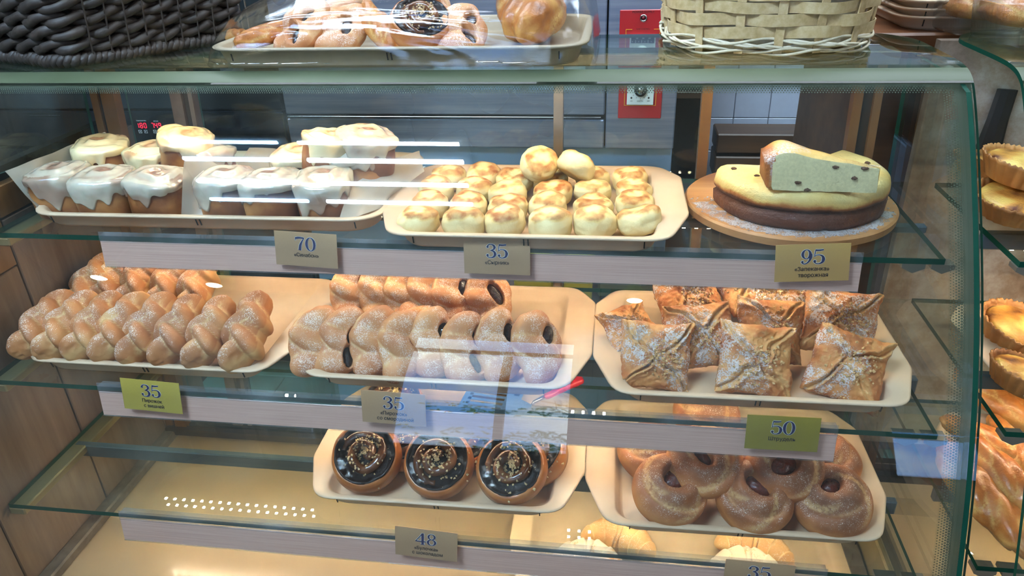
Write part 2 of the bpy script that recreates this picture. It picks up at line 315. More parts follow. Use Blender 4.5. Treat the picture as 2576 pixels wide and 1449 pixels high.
# ------------------------------------------------------------------ objects
def tag(o, label=None, cat=None, group=None, kind=None):
    if label: o['label'] = label
    if cat: o['category'] = cat
    if group: o['group'] = group
    if kind: o['kind'] = kind
    return o
def empty(name, loc=(0, 0, 0), M=None):
    o = bpy.data.objects.new(name, None); o.empty_display_size = .02; COL.objects.link(o)
    if M is not None: o.matrix_world = M
    else: o.location = loc
    return o
class MB:
    def __init__(s): s.v = []; s.f = []; s.mi = []; s.uv = None
    def add(s, vs, fs, mi=0):
        k = len(s.v); s.v += [tuple(v) for v in vs]; s.f += [tuple(i+k for i in f) for f in fs]; s.mi += [mi]*len(fs); return s
    def box(s, c, d, rot=None, mi=0, bev=0.0):
        x, y, z = (q/2 for q in d)
        if bev:
            vs = []; b = min(bev, x*.9, y*.9, z*.9)
            for sx in (-1, 1):
                for sy in (-1, 1):
                    for sz in (-1, 1): vs += [(sx*x, sy*(y-b), sz*(z-b)), (sx*(x-b), sy*y, sz*(z-b)), (sx*(x-b), sy*(y-b), sz*z)]
            q = lambda a, b_, c_: (a*4+b_*2+c_)*3
            fs = []
            for a in (0, 1):
                L = [q(a,0,0), q(a,0,1), q(a,1,1), q(a,1,0)]; fs.append(L if a == 0 else L[::-1])
                L = [q(0,a,0)+1, q(1,a,0)+1, q(1,a,1)+1, q(0,a,1)+1]; fs.append(L if a == 0 else L[::-1])
                L = [q(0,0,a)+2, q(0,1,a)+2, q(1,1,a)+2, q(1,0,a)+2]; fs.append(L if a == 0 else L[::-1])
            for a in (0, 1):
                for b_ in (0, 1):
                    fs.append([q(a,b_,0), q(a,b_,1), q(a,b_,1)+1, q(a,b_,0)+1])
                    fs.append([q(a,0,b_), q(a,1,b_), q(a,1,b_)+2, q(a,0,b_)+2])
                    fs.append([q(0,a,b_)+1, q(1,a,b_)+1, q(1,a,b_)+2, q(0,a,b_)+2])
                    for c_ in (0, 1): fs.append([q(a,b_,c_), q(a,b_,c_)+1, q(a,b_,c_)+2])
        else:
            vs = [(sx*x, sy*y, sz*z) for sx in (-1, 1) for sy in (-1, 1) for sz in (-1, 1)]
            fs = [(0,1,3,2), (4,6,7,5), (0,4,5,1), (2,3,7,6), (0,2,6,4), (1,5,7,3)]
        M = Euler(rot).to_matrix() if rot is not None and not isinstance(rot, Matrix) else rot
        c = Vector(c)
        vs = [(M @ Vector(v) if M is not None else Vector(v)) + c for v in vs]
        return s.add(vs, fs, mi)
    def tube(s, pts, r, n=8, mi=0, caps=True, closed=False, flat=1.0, up=(0, 0, 1)):
        pts = [Vector(p) for p in pts]; N = len(pts); rr = r if hasattr(r, '__len__') else [r]*N
        vs = []; upv = Vector(up)
        for i, p in enumerate(pts):
            a = pts[(i-1) % N] if (closed or i > 0) else p; b = pts[(i+1) % N] if (closed or i < N-1) else p
            t = (b-a).normalized(); x = t.cross(upv)
            if x.length < 1e-5: x = t.cross(Vector((0, 1, 0)))
            x.normalize(); y = x.cross(t).normalized()
            for j in range(n):
                th = 2*PI*j/n; vs.append(p + x*(rr[i]*math.cos(th)) + y*(rr[i]*flat*math.sin(th)))
        fs = []; rng_ = N if closed else N-1
        for i in range(rng_):
            for j in range(n):
                k = (i+1) % N; fs.append((i*n+j, i*n+(j+1) % n, k*n+(j+1) % n, k*n+j))
        if caps and not closed: fs.append(tuple(range(n))[::-1]); fs.append(tuple((N-1)*n+j for j in range(n)))
        return s.add(vs, fs, mi)
    def lathe(s, prof, n=32, c=(0, 0, 0), mi=0, sx=1, sy=1, M=None):
        vs = []; c = Vector(c)
        for r, z in prof:
            for j in range(n):
                th = 2*PI*j/n; v = Vector((r*sx*math.cos(th), r*sy*math.sin(th), z)); vs.append((M @ v if M is not None else v)+c)
        fs = []
        for i in range(len(prof)-1):
            for j in range(n): fs.append((i*n+j, i*n+(j+1) % n, (i+1)*n+(j+1) % n, (i+1)*n+j))
        if prof[0][0] > 1e-6: fs.append(tuple(range(n))[::-1])
        if prof[-1][0] > 1e-6: fs.append(tuple((len(prof)-1)*n+j for j in range(n)))
        return s.add(vs, fs, mi)
    def loops(s, L, mi=0, cap0=True, cap1=True):
        n = len(L[0]); vs = [p for l in L for p in l]; fs = []
        for i in range(len(L)-1):
            for j in range(n): fs.append((i*n+j, i*n+(j+1) % n, (i+1)*n+(j+1) % n, (i+1)*n+j))
        if cap0: fs.append(tuple(range(n))[::-1])
        if cap1: fs.append(tuple((len(L)-1)*n+j for j in range(n)))
        return s.add(vs, fs, mi)
    def grid(s, P, mi=0):                      # P: array nu x nv x 3
        nu, nv = len(P), len(P[0]); vs = [p for row in P for p in row]
        fs = [(i*nv+j, (i+1)*nv+j, (i+1)*nv+j+1, i*nv+j+1) for i in range(nu-1) for j in range(nv-1)]
        return s.add(vs, fs, mi)
    def prism(s, poly, t, M=None, mi=0):       # polygon (x, z) of thickness t along y
        n = len(poly); M = M or Matrix()
        vs = [M @ Vector((x, -t/2, z)) for x, z in poly] + [M @ Vector((x, t/2, z)) for x, z in poly]
        fs = [tuple(range(n)), tuple(range(n, 2*n))[::-1]] + [(i, i+n, (i+1) % n+n, (i+1) % n) for i in range(n)]
        return s.add(vs, fs, mi)
    def mesh(s, name, mats, smooth=False):
        me = bpy.data.meshes.new(name); me.from_pydata(s.v, [], s.f)
        for mt in (mats if isinstance(mats, (list, tuple)) else [mats]): me.materials.append(MT[mt] if isinstance(mt, str) else mt)
        if any(s.mi): me.polygons.foreach_set('material_index', s.mi)
        if smooth: me.polygons.foreach_set('use_smooth', [True]*len(me.polygons))
        me.validate(); me.update(); return me
    def build(s, name, mats, parent=None, smooth=False, M=None):
        return link(name, s.mesh(name, mats, smooth), parent, M)
def link(name, me, parent=None, M=None):
    o = bpy.data.objects.new(name, me); COL.objects.link(o)
    if parent is not None: o.parent = parent
    if M is not None: o.matrix_local = M if parent is not None else M
    return o
def npmesh(name, V, F, mats, attrs=None, smooth=True):
    me = bpy.data.meshes.new(name); me.from_pydata(np.asarray(V, float).tolist(), [], F if isinstance(F, list) else F.tolist())
    for mt in (mats if isinstance(mats, (list, tuple)) else [mats]): me.materials.append(MT[mt])
    if smooth: me.polygons.foreach_set('use_smooth', [True]*len(me.polygons))
    for k, a in (attrs or {}).items():
        at_ = me.attributes.new(k, 'FLOAT', 'POINT'); at_.data.foreach_set('value', np.ascontiguousarray(a, dtype=np.float32))
    me.update(); return me
def place(kind, parts, M, label, cat, group=None):
    """one thing from a list of (part name, mesh[, local matrix]); a single part is the thing itself. Mesh data is shared by the copies."""
    if len(parts) == 1:
        o = link(kind, parts[0][1]); o.matrix_world = M
    else:
        o = empty(kind, M=M)
        for p in parts:
            c = link(p[0], p[1], o)
            if len(p) > 2 and p[2] is not None: c.matrix_local = p[2]
            if len(p) > 3: tag(c, kind=p[3])
    return tag(o, label, cat, group)
def pose(loc, rx=0, ry=0, rz=0, s=1.0):
    sc = s if hasattr(s, '__len__') else (s, s, s)
    return Matrix.Translation(loc) @ Euler((R(rx), R(ry), R(rz)), 'XYZ').to_matrix().to_4x4() @ Matrix.Diagonal((*sc, 1))
ORD = ['first', 'second', 'third', 'fourth', 'fifth', 'sixth', 'seventh', 'eighth', 'ninth', 'tenth']
# ------------------------------------------------------------------ the room
H1, H2, H3, HD, HT = 1.121, .9185, .7155, .535, 1.337      # tops of the three glass shelves, the deck, the glass top
def struct(o, label=None): return tag(o, label, None, None, 'structure')
XW0, XW1, YF, YB, ZC = -4.0, 3.4, -2.5, 3.0, 2.82
struct(MB().box(((XW0+XW1)/2, (YF+1.2)/2, -.02), (XW1-XW0+.2, 1.2-YF, .04)).build('floor', 'room_floor'))
fk = MB().box(((XW0+XW1)/2, (1.2+YB)/2, -.03), (XW1-XW0+.2, YB-1.2, .04)).build('floor_kitchen', 'teal_joint'); struct(fk)
tb = MB().box((0, 0, 0), (.296, .146, .012), bev=.002).mesh('tile', 'teal_floor')
for i in range(14):
    for j in range(8):
        o = link('tile', tb, fk); o.location = (-1.5+.15*(j % 2)+i*.3, 1.32+j*.15, -.006)
struct(MB().box(((XW0+XW1)/2, (YF+YB)/2, ZC+.02), (XW1-XW0+.2, YB-YF+.2, .04)).build('ceiling', 'room_ceil'))
struct(MB().box((XW0-.02, (YF+YB)/2, ZC/2), (.04, YB-YF, ZC)).build('wall_left', 'room_wall'))
struct(MB().box((XW1+.02, (YF+YB)/2, ZC/2), (.04, YB-YF, ZC)).build('wall_right', 'room_wall'))
struct(MB().box(((XW0+XW1)/2, YB+.02, ZC/2), (XW1-XW0, .04, ZC)).build('wall_back', 'kitchen_wall'))
WINS = [(-1.30, -.19, 1.08, 2.74), (1.50, 2.35, 1.08, 1.62)]
fw = MB(); xs = [XW0, WINS[0][0], WINS[0][1], WINS[1][0], WINS[1][1], XW1]
for a, b in ((xs[0], xs[1]), (xs[2], xs[3]), (xs[4], xs[5])): fw.box(((a+b)/2, YF-.05, ZC/2), (b-a, .1, ZC))
for a, b, WZ0, WZ1 in WINS:
    fw.box(((a+b)/2, YF-.05, WZ0/2), (b-a, .1, WZ0)); fw.box(((a+b)/2, YF-.05, (WZ1+ZC)/2), (b-a, .1, ZC-WZ1))
struct(fw.build('wall_front', 'room_wall'))
for k, (a, b, WZ0, WZ1) in enumerate(WINS):
    w = empty(f'window_{k+1}', ((a+b)/2, YF-.05, WZ0)); struct(w, 'shop window onto the street behind the viewer')
    f = MB(); h = WZ1-WZ0; wd = b-a
    for x in (-wd/2+.02, wd/2-.02): f.box((x, 0, h/2), (.04, .06, h))
    for z in (.02, h-.02): f.box((0, 0, z), (wd, .06, .04))
    f.build('window_frame', 'window_frame', w)
    MB().box((0, 0, h*.845), (wd-.08, .05, .05)).build('transom', 'window_frame', w)
    MB().box((wd*.10, 0, h*.41), (.055, .05, h*.8)).build('mullion', 'window_frame', w)
    MB().box((0, 0, h/2), (wd-.06, .006, h-.06)).build('pane', 'glass_clear', w)
# a bare tree outside the first window
tr = MB(); r3 = random.Random(5)
def branch(p, d, L, r, lv):
    q = p + d*L; tr.tube([p, (p+q)/2+Vector((r3.uniform(-.03, .03), 0, r3.uniform(-.03, .03)))*L, q], [r, r*.8, r*.6], 5)
    if lv:
        for k in range(3): branch(p+(q-p)*r3.uniform(.5, 1), (d+Vector((r3.uniform(-.9, .9), r3.uniform(-.5, .5), r3.uniform(-.5, .6)))).normalized(), L*.66, r*.55, lv-1)
branch(Vector((.6, -6.5, 0)), Vector((-.05, 0, 1)), 1.7, .07, 5)
t = empty('street_tree', (0, 0, 0)); tag(t, 'bare street tree seen outside the shop window', 'tree')
tr.build('branch_work', 'bronze_dark', t)
lf = MB()
for i in range(500):
    c = Vector((r3.gauss(-.2, .9), -6.5+r3.gauss(0, .3), r3.choice((1.45, 1.75, 2.3))+r3.gauss(0, .07)))
    for k in range(3):
        d = Vector((r3.uniform(-1, 1), r3.uniform(-.4, .4), r3.uniform(-.35, .35)))*.11; n_ = Vector((0, .012, .014))
        lf.add([c, c+d*.5+n_, c+d, c+d*.5-n_], [(0, 1, 2, 3)])
tag(lf.build('foliage', 'shade', t), kind='stuff')

# ------------------------------------------------------------------ the place's own lights, and fill panels added on the ceiling
def led_fixture(name, x0, x1, ys, lab):
    o = empty(name, ((x0+x1)/2, sum(ys)/len(ys), ZC)); tag(o, lab, 'ceiling light', 'tube lights over the counter')
    MB().box((0, 0, -.012), (x1-x0+.06, max(ys)-min(ys)+.1, .024), bev=.004).build('housing', 'white_plate', o)
    t = MB().tube([(-(x1-x0)/2, 0, 0), ((x1-x0)/2, 0, 0)], .011, 10).mesh('led_tube', 'tube_blue' if x0 < -1.5 else 'tube')
    for y in ys: link('led_tube', t, o).location = (0, y-sum(ys)/len(ys), -.04)
led_fixture('tube_light', -1.78, -1.33, (-.43, -.27, -.11, .05), 'four tube ceiling light at the far left above the counter')
led_fixture('tube_light', -1.24, -.60, (-.43, -.27, -.11, .05), 'four tube ceiling light above the middle of the counter')
def fill_panel(x, y, mat, lab, w=1.15, d=.55):  # invented glowing panel for fill light, not a known fixture
    o = empty('fill_panel', (x, y, ZC)); tag(o, lab, 'ceiling light')
    MB().box((0, 0, -.015), (w+.06, d+.06, .03), bev=.005).build('frame', 'white_plate', o)
    MB().box((0, 0, -.033), (w, d, .008)).build('diffuser', mat, o)
fill_panel(-1.1, 1.75, 'fill_panel', 'added ceiling fill panel over the black oven'); fill_panel(.55, 1.75, 'fill_panel', 'added ceiling fill panel over the steel oven')  # unseen panels added for general light in the kitchen
fill_panel(1.9, 1.75, 'fill_panel', 'added ceiling fill panel over the wooden counter')
fill_panel(2.5, -.5, 'shop_light', 'added ceiling fill panel right of the tube lights'); fill_panel(2.6, -1.6, 'shop_light', 'added ceiling fill panel nearest the right-hand shop wall')  # unseen panels added for frontal fill, kept out of the glass reflections
fill_panel(-.85, 1.24, 'shop_light', 'added ceiling fill panel over the left half of the case', 1.15, .36); fill_panel(.5, 1.24, 'shop_light', 'added ceiling fill panel over the right half of the case', 1.15, .36)  # unseen panels added as top light above the case
def pendant(p, lab, r=.105):
    o = empty('pendant_lamp', p); tag(o, lab, 'lamp', 'green pendant lamps in the shop')
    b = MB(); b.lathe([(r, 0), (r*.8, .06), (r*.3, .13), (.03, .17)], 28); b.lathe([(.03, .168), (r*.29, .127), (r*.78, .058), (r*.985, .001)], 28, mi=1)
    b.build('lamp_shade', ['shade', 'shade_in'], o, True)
    MB().lathe([(0, -.012), (r*.28, -.01), (r*.42, .012), (r*.42, .03), (0, .034)], 24).build('bulb', 'bulb', o, True)
    MB().tube([(0, 0, .16), (0, 0, ZC-p[2])], .006, 6).build('cord', 'black', o)
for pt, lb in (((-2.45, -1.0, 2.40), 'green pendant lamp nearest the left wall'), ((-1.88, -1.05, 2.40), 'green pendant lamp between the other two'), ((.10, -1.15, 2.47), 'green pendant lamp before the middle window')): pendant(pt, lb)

# ------------------------------------------------------------------ wall of planks at the case's left end
XL = -.955
wp = MB().box((XL-.028, .90, .80), (.02, .86, .80)).build('wall_planks', 'rope_dark'); struct(wp)
def plank(y0, y1, z0, z1, mat, dx=0):
    MB().box((XL-.009+dx, (y0+y1)/2, (z0+z1)/2), (.018, y1-y0-.003, z1-z0-.003), bev=.0015).build('plank', mat, wp)
plank(.32, .535, .42, 1.18, 'plank'); plank(.535, .745, .42, 1.18, 'plank', .001)
plank(.745, .955, .42, 1.052, 'plank'); plank(.745, .955, 1.052, 1.18, 'plank_warm', .001)
plank(.955, 1.165, .42, 1.13, 'plank', .0005); plank(.955, 1.165, 1.13, 1.18, 'plank_warm'); plank(1.165, 1.33, .42, 1.18, 'plank', .001)

# ------------------------------------------------------------------ the display case
XR = .45
case = empty('display_case', (-.25, 1.0, HD)); tag(case, 'glass bakery display case with curved front and three shelves', 'display case')
def cpart(mb, name, mat, smooth=False, par=case):
    o = mb.build(name, mat, None, smooth); o.parent = par; o.matrix_parent_inverse = Matrix.Translation(-par.location); return o
cpart(MB().box((-.25, .86, HD-.02), (1.42, .62, .04), bev=.004), 'deck', 'deck')
cpart(MB().box((-.25, .50, .28), (1.44, .03, .54)), 'front_panel', 'grey_frame')
prof = [(1.33, -.2105), (1.25, -.2105), (1.17, -.2105), (1.105, -.2110), (1.070, -.2135), (1.045, -.2205), (1.024, -.236), (.985, -.281), (.949, -.328), (.912, -.379), (.876, -.432), (.837, -.495), (.80, -.563), (.763, -.646), (.738, -.712), (.715, -.78), (.69, -.86), (.663, -.96), (.645, -1.03)]
def cr_spline(P, k=4):
    P = np.array(P); out = []
    Q = np.vstack([2*P[0]-P[1], P, 2*P[-1]-P[-2]])
    for i in range(1, len(Q)-2):
        for s in range(k):
            t = s/k; a, b, c, d = Q[i-1], Q[i], Q[i+1], Q[i+2]
            out.append(.5*(2*b+(c-a)*t+(2*a-5*b+4*c-d)*t*t+(3*b-a-3*c+d)*t**3))
    out.append(P[-1]); return np.array(out)
PR = cr_spline(prof, 4)
tgt = np.gradient(PR, axis=0); tgt /= np.linalg.norm(tgt, axis=1)[:, None]; NRM = np.stack([tgt[:, 1], -tgt[:, 0]], 1)   # points out of the case
arc = np.concatenate([[0], np.cumsum(np.linalg.norm(np.diff(PR, axis=0), axis=1))])
i0 = int(np.argmin(abs(PR[:, 0]-1.066))); i_b0, i_b1 = i0, int(np.argmin(abs(arc-arc[i0]-.033)))
def bent_glass(x0, x1, mats, corner=.10):
    nx = 12; top = []; bot = []
    for i in range(len(PR)):
        y, z = PR[i]; inner = PR[i]-NRM[i]*.006
        xe = x1
        if y > 1.33-corner and z > -.22: k = (y-(1.33-corner))/corner; xe = x1-corner*(1-math.sqrt(max(0, 1-k*k)))*.9
        xx = [x0+(xe-x0)*j/nx for j in range(nx+1)]
        top.append([(x, y, z+1.55) for x in xx]); bot.append([(x, inner[0], inner[1]+1.55) for x in xx])
    b = MB(); n = len(PR); w = nx+1
    vs = [p for r in top for p in r]+[p for r in bot for p in r]; K = n*w
    fa, fb, fc, fe = [], [], [], []; K2 = 2*K; sel = {}
    def dup_(i):
        if i not in sel: sel[i] = K2+len(sel); vs.append(vs[i])
        return sel[i]
    for i in range(n-1):
        F_ = fb if i < i_b0 else (fc if i < i_b1 else fa)
        for j in range(nx):
            F_.append((i*w+j, i*w+j+1, (i+1)*w+j+1, (i+1)*w+j)); F_.append((K+i*w+j, K+(i+1)*w+j, K+(i+1)*w+j+1, K+i*w+j+1))
        for j in (0, nx): fe.append(tuple(dup_(q) for q in (i*w+j, (i+1)*w+j, K+(i+1)*w+j, K+i*w+j)))
    for i in (0, n-1):
        for j in range(nx): fe.append(tuple(dup_(q)+0 for q in (i*w+j, i*w+j+1, K+i*w+j+1, K+i*w+j)))
    b.v = vs; b.f = fa+fb+fe+fc; b.mi = [0]*len(fa)+[1]*len(fb)+[2]*len(fe)+[3]*len(fc)
    return b
g = cpart(bent_glass(-1.30, XR, None), 'front_glass', ['glass_front', 'glass_top', 'glass_edge', 'glass_bend'], True)
def strip_uv(rows, uvs, name, par):
    me = bpy.data.meshes.new(name); nu, nv = len(rows), len(rows[0])
    vs = [p for r in rows for p in r]; uv = [q for r in uvs for q in r]
    fs = [(i*nv+j, (i+1)*nv+j, (i+1)*nv+j+1, i*nv+j+1) for i in range(nu-1) for j in range(nv-1)]
    me.from_pydata(vs, [], fs); ul = me.uv_layers.new(); me.materials.append(MT['frit'])
    for li, lp in enumerate(me.loops): ul.data[li].uv = uv[lp.vertex_index]
    o = link(name, me); o.parent = par; o.matrix_parent_inverse = Matrix.Translation(-case.location); return o
# painted border along the bend (v runs down from the bend) and along the right edge (v runs inwards)
ii = [i for i in range(i0, len(PR)) if arc[i]-arc[i0] <= .050]
ins = PR-NRM*.0068
rows = [[(x, ins[i][0], ins[i][1]+1.55) for x in (-1.30, XR)] for i in ii]; uvs = [[(x, (arc[i]-arc[i0])*.9) for x in (-1.30, XR)] for i in ii]
sb = strip_uv(rows, uvs, 'dotted_border', case)
ins2 = PR-NRM*.0074
jj = [i for i in range(i0, len(PR))]
rows = [[(x, ins2[i][0], ins2[i][1]+1.55) for x in (XR-.037, XR-.0005)] for i in jj]; uvs = [[(arc[i], v) for v in (.044, .0115)] for i in jj]
strip_uv(rows, uvs, 'dotted_border', case)
# end glass
poly = [(y-.008, z) for y, z in PR if z < -.23 and z > -1.0]; poly = [(1.24, -.225), (1.05, -.228)]+poly+[(1.165, -1.005)]
def yz_prism(b, poly, x0, x1, mi_e=1):
    n = len(poly); vs = [(x0, y, z+1.55) for y, z in poly]+[(x1, y, z+1.55) for y, z in poly]
    b.add(vs, [tuple(range(n)), tuple(range(n, 2*n))[::-1]], 0); b.add(vs, [(i, (i+1) % n, (i+1) % n+n, i+n) for i in range(n)], mi_e); return b
cpart(yz_prism(MB(), poly, XR-.014, XR-.008), 'end_glass', ['glass_clear', 'glass_edge'])
polyl = [(1.24, -.225), (1.05, -.228)]+[(y-.008, z) for y, z in PR if -.23 > z > -.36]+[(1.225, -.37)]
cpart(yz_prism(MB(), polyl, XL-.012, XL-.006), 'end_glass', ['glass_green', 'glass_edge_pale'])
# trims along both ends of the deck
cpart(MB().box((XL+.012, .90, HD+.009), (.026, .60, .020), bev=.003), 'deck_trim', 'trim')
cpart(MB().box((XR-.036, .90, HD+.012), (.03, .60, .026), bev=.003), 'deck_trim', 'trim')
cpart(MB().box((XR-.012, .90, HD+.04), (.012, .60, .09), bev=.003), 'end_rail', 'cleat')
# back: leaning frame of the sliding doors
def ydoor(z): return 1.165+.094*(z-.545)
def post(x0, x1, mat, name='door_post', yo=0.0, z0=.54, z1=1.325, d=.02, slit=None):
    ya, yb = ydoor(z0)+yo, ydoor(z1)+yo
    b = MB(); vs = [(x, y+dy, z) for z, y in ((z0, ya), (z1, yb)) for x, dy in ((x0, 0), (x1, 0), (x1, d), (x0, d))]
    b.add(vs, [(0, 1, 5, 4), (1, 2, 6, 5), (2, 3, 7, 6), (3, 0, 4, 7), (0, 3, 2, 1), (4, 5, 6, 7)])
    return cpart(b, name, mat)
post(-.953, -.939, 'bronze'); post(-.939, -.931, 'bronze_dark', 'door_gasket', .006); post(-.931, -.905, 'bronze', yo=-.002)
post(-.806, -.784, 'grey_frame', yo=.014); post(-.782, -.772, 'bronze_dark', 'door_gasket', .02); post(-.772, -.764, 'grey_frame', yo=.016)
post(-.110, -.094, 'alu', yo=.014); post(.134, .151, 'bronze', yo=.016)
post(.366, .380, 'bronze'); post(.380, .396, 'bronze_dark', 'door_gasket', .006); post(.396, .408, 'bronze', yo=-.002)
def pane(x0, x1, yo, mat='glass_clear'):
    b = MB(); z0, z1 = .56, 1.318
    vs = [(x, ydoor(z)+yo+dy, z) for dy in (0, .005) for z in (z0, z1) for x in (x0, x1)]
    b.add(vs, [(0, 1, 3, 2), (4, 6, 7, 5)], 0); b.add(vs, [(0, 4, 5, 1), (2, 3, 7, 6), (0, 2, 6, 4), (1, 5, 7, 3)], 1)
    cpart(b, 'door_pane', [mat, 'glass_edge_pale'])
pane(-.897, -.792, .020); pane(-.758, -.105, .026); pane(-.098, .140, .020)
for yo, mt in ((-.004, 'bronze_dark'), (.016, 'oven_dark'), (.034, 'black')):
    cpart(MB().box((-.27, 1.166+yo, .552+.002*abs(yo)), (1.36, .014, .016)), 'door_track', mt)
cpart(MB().box((-.27, 1.246, 1.318), (1.38, .05, .02), bev=.002), 'top_track', 'alu')

# glass shelves with end clips, cleats on the plank wall, led strips, rails
def shelf(z, yf, yb, lab, yl, hb=.026):
    o = empty('glass_shelf', (-.26, yf, z)); tag(o, lab, 'shelf', 'glass shelves in the case')
    b = MB(); x0, x1 = XL+.004+.26, .424+.26; d = yb-yf
    vs = [(x, y, zz) for zz in (-.008, 0) for y in (0, d) for x in (x0, x1)]
    b.add(vs, [(0, 2, 3, 1), (4, 5, 7, 6)], 0); b.add(vs, [(0, 1, 5, 4), (1, 3, 7, 5), (3, 2, 6, 7), (2, 0, 4, 6)], 1)
    b.build('pane', ['glass_green', 'glass_edge'], o)
    for q in (0, 1):
        c = MB(); c.loops([[(x1-.037+q*.036+a*.016, -.001+yy, zz) for a, zz in ((-.9, -.008), (.9, -.008), (.9, -.014), (0, -.021), (-.9, -.014))] for yy in (0, .02)])
        c.build('end_clip', 'clip', o)
    MB().box((x0+.010, d/2, -.016), (.028, d, .014), bev=.002).build('cleat', 'cleat', o)
    MB().box((.0085, yl-yf, -.0085-hb/2), (1.398, .013, hb), bev=.002).build('light_bar', 'bar', o)
    L = MB(); n = 65
    for k in range(n): L.box((-.58+k*.0185, yl-yf, -.0092-hb), (.0046, .0046, .0014))
    tag(L.build('led', 'led_dot', o), kind='stuff')
    return o
shelf(H1, .9265, 1.222, 'top glass shelf under the price tags 70, 35 and 95', 1.062, .012)
shelf(H2, .8235, 1.196, 'middle glass shelf under the braided buns and puff pastries', .968)
shelf(H3, .7675, 1.178, 'lowest glass shelf under the chocolate rolls and jam buns', .93)
# led strip behind the painted border
o = empty('light_bar', (-.26, 1.078, HT-.014)); tag(o, 'thin warm light bar behind the painted top border of the case', 'light')
MB().box((0, 0, 0), (1.2, .012, .008), bev=.001).build('housing', 'white_plate', o)
L = MB()
for k in range(70): L.box((-.52+k*1.04/69, 0, -.0048), (.0042, .0042, .0016))
tag(L.build('led', 'led_dot', o), kind='stuff')
def rail(z, yf, x0, x1, lab):
    o = empty('label_rail', ((x0+x1)/2, yf-.004, z)); tag(o, lab, 'label rail', 'label rails on the shelf fronts'); w = x1-x0
    MB().box((0, -.0022, -.027), (w, .0016, .040), rot=(R(-8), 0, 0), bev=.0005).build('face_strip', 'rail', o)
    lp = MB(); lp.box((0, .0005, -.0005), (w, .0010, .016), rot=(R(-8), 0, 0)); lp.box((0, .008, .0012), (w, .014, .0008)); lp.build('clear_lip', 'rail_lip', o)
    MB().tube([(-w/2, -.0052, -.0475), (w/2, -.0052, -.0475)], .0013, 6).build('lower_bead', 'rail_lip', o)
rail(H1, .9265, -.768, .322, 'satin label rail along the top shelf front'); rail(H2, .8235, -.765, .300, 'satin label rail along the middle shelf front'); rail(H3, .7675, -.755, .306, 'satin label rail along the lowest shelf front')

# ------------------------------------------------------------------ the kitchen behind the case
def fbox(b, px0, py0, px1, py1, Y, dep, mi=0, bev=.002):
    a, c = aty(px0, py0, Y), aty(px1, py1, Y); b.box(((a.x+c.x)/2, Y+dep/2, (a.z+c.z)/2), (abs(c.x-a.x), dep, abs(a.z-c.z)), mi=mi, bev=bev); return b
YO = 1.9
ov = empty('steel_oven', (-.3, YO, 0)); tag(ov, 'stainless steel deck oven with red control plates behind the case', 'oven')
def opart(b, name, mat, par=ov, smooth=False):
    o = b.build(name, mat, None, smooth); o.parent = par; o.matrix_parent_inverse = Matrix.Translation(-Vector(par.location)); return o
def rect(x0, x1, z0, z1, Y=YO, d=.02, bev=.003): return MB().box(((x0+x1)/2, Y+d/2, (z0+z1)/2), (x1-x0, d, z1-z0), bev=bev)
zr = lambda z: z+1.55
opart(rect(-.90, .14, zr(-.587), zr(.35), YO+.02, .6), 'body', 'black')
opart(rect(-.90, -.037, zr(-.50), zr(-.20)), 'oven_door', 'steel'); opart(rect(-.90, -.037, zr(-.195), zr(.05)), 'oven_door', 'steel')
opart(rect(-.90, -.037, zr(-.588), zr(-.512)), 'lower_panel', 'steel'); opart(rect(-.033, .142, zr(-.588), zr(.35)), 'control_column', 'steel')
opart(rect(-.895, -.045, zr(-.505), zr(-.503), YO-.006, .008, .001), 'door_trim', 'chrome')
opart(rect(-.90, .142, .0, zr(-.592), YO+.03, .5), 'lower_cabinet', 'steel_blue')
# two control plates
def control(px0, py0, px1, py1, kind):
    a, c = aty(px0, py0, YO-.003), aty(px1, py1, YO-.003); w, h = c.x-a.x, a.z-c.z; cx, cz = (a.x+c.x)/2, (a.z+c.z)/2
    p = opart(MB().box((cx, YO-.002, cz), (w, .004, h), bev=.0015), 'control_plate', 'red_panel')
    def sub(b, nm, mt, sm=False): 
        o = b.build(nm, mt, None, sm); o.parent = p; return o
    y = YO-.0045
    q = lambda u, v: (cx+u*w/2, y, cz+v*h/2)
    def frame(u0, u1, v0, v1, t=.0012):
        b = MB()
        for (ua, ub, va, vb) in ((u0, u1, v1, v1), (u0, u1, v0, v0), (u0, u0, v0, v1), (u1, u1, v0, v1)):
            A, B = q(ua, va), q(ub, vb); b.box(((A[0]+B[0])/2, y, (A[2]+B[2])/2), (abs(B[0]-A[0])+t, .0006, abs(B[2]-A[2])+t))
        return b
    return q, sub, frame, w, h
q, sub, frame, w, h = control(1560, 25, 1664, 170, 0)
text_jobs = []
def text(s, size, M, mat, par=None, inv=None, name='lettering', off=.0, align='CENTER', sx=1.0):
    c = bpy.data.curves.new(name, 'FONT'); c.body = s; c.size = size; c.align_x = align; c.align_y = 'CENTER'; c.offset = off; c.extrude = .00012; c.resolution_u = 3
    c.small_caps_scale = .79
    for i, ch in enumerate(s):                  # the built-in letter n of the Cyrillic fills badly: a small capital H has its shape
        if ch == 'н': c.body = c.body[:i]+'h'+c.body[i+1:]
    for i, ch in enumerate(s):
        if ch == 'н': c.body_format[i].use_small_caps = True
    c.materials.append(MT[mat]); tmp = bpy.data.objects.new(name, c); COL.objects.link(tmp); text_jobs.append((tmp, M, par, inv, name, sx)); return tmp
FRONT = Matrix(((1, 0, 0), (0, 0, -1), (0, 1, 0))).to_4x4()          # text plane facing -y
b = MB()
for u0, v0, u1, v1 in ((-.70, .34, -.70, -.9), (.84, .34, .84, -.9), (-.70, .34, -.43, .34), (.57, .34, .84, .34), (-.70, -.9, .84, -.9)):
    A, B = q(u0, v0), q(u1, v1); b.box(((A[0]+B[0])/2, YO-.0045, (A[2]+B[2])/2), (abs(B[0]-A[0])+.0012, .0006, abs(B[2]-A[2])+.0012))
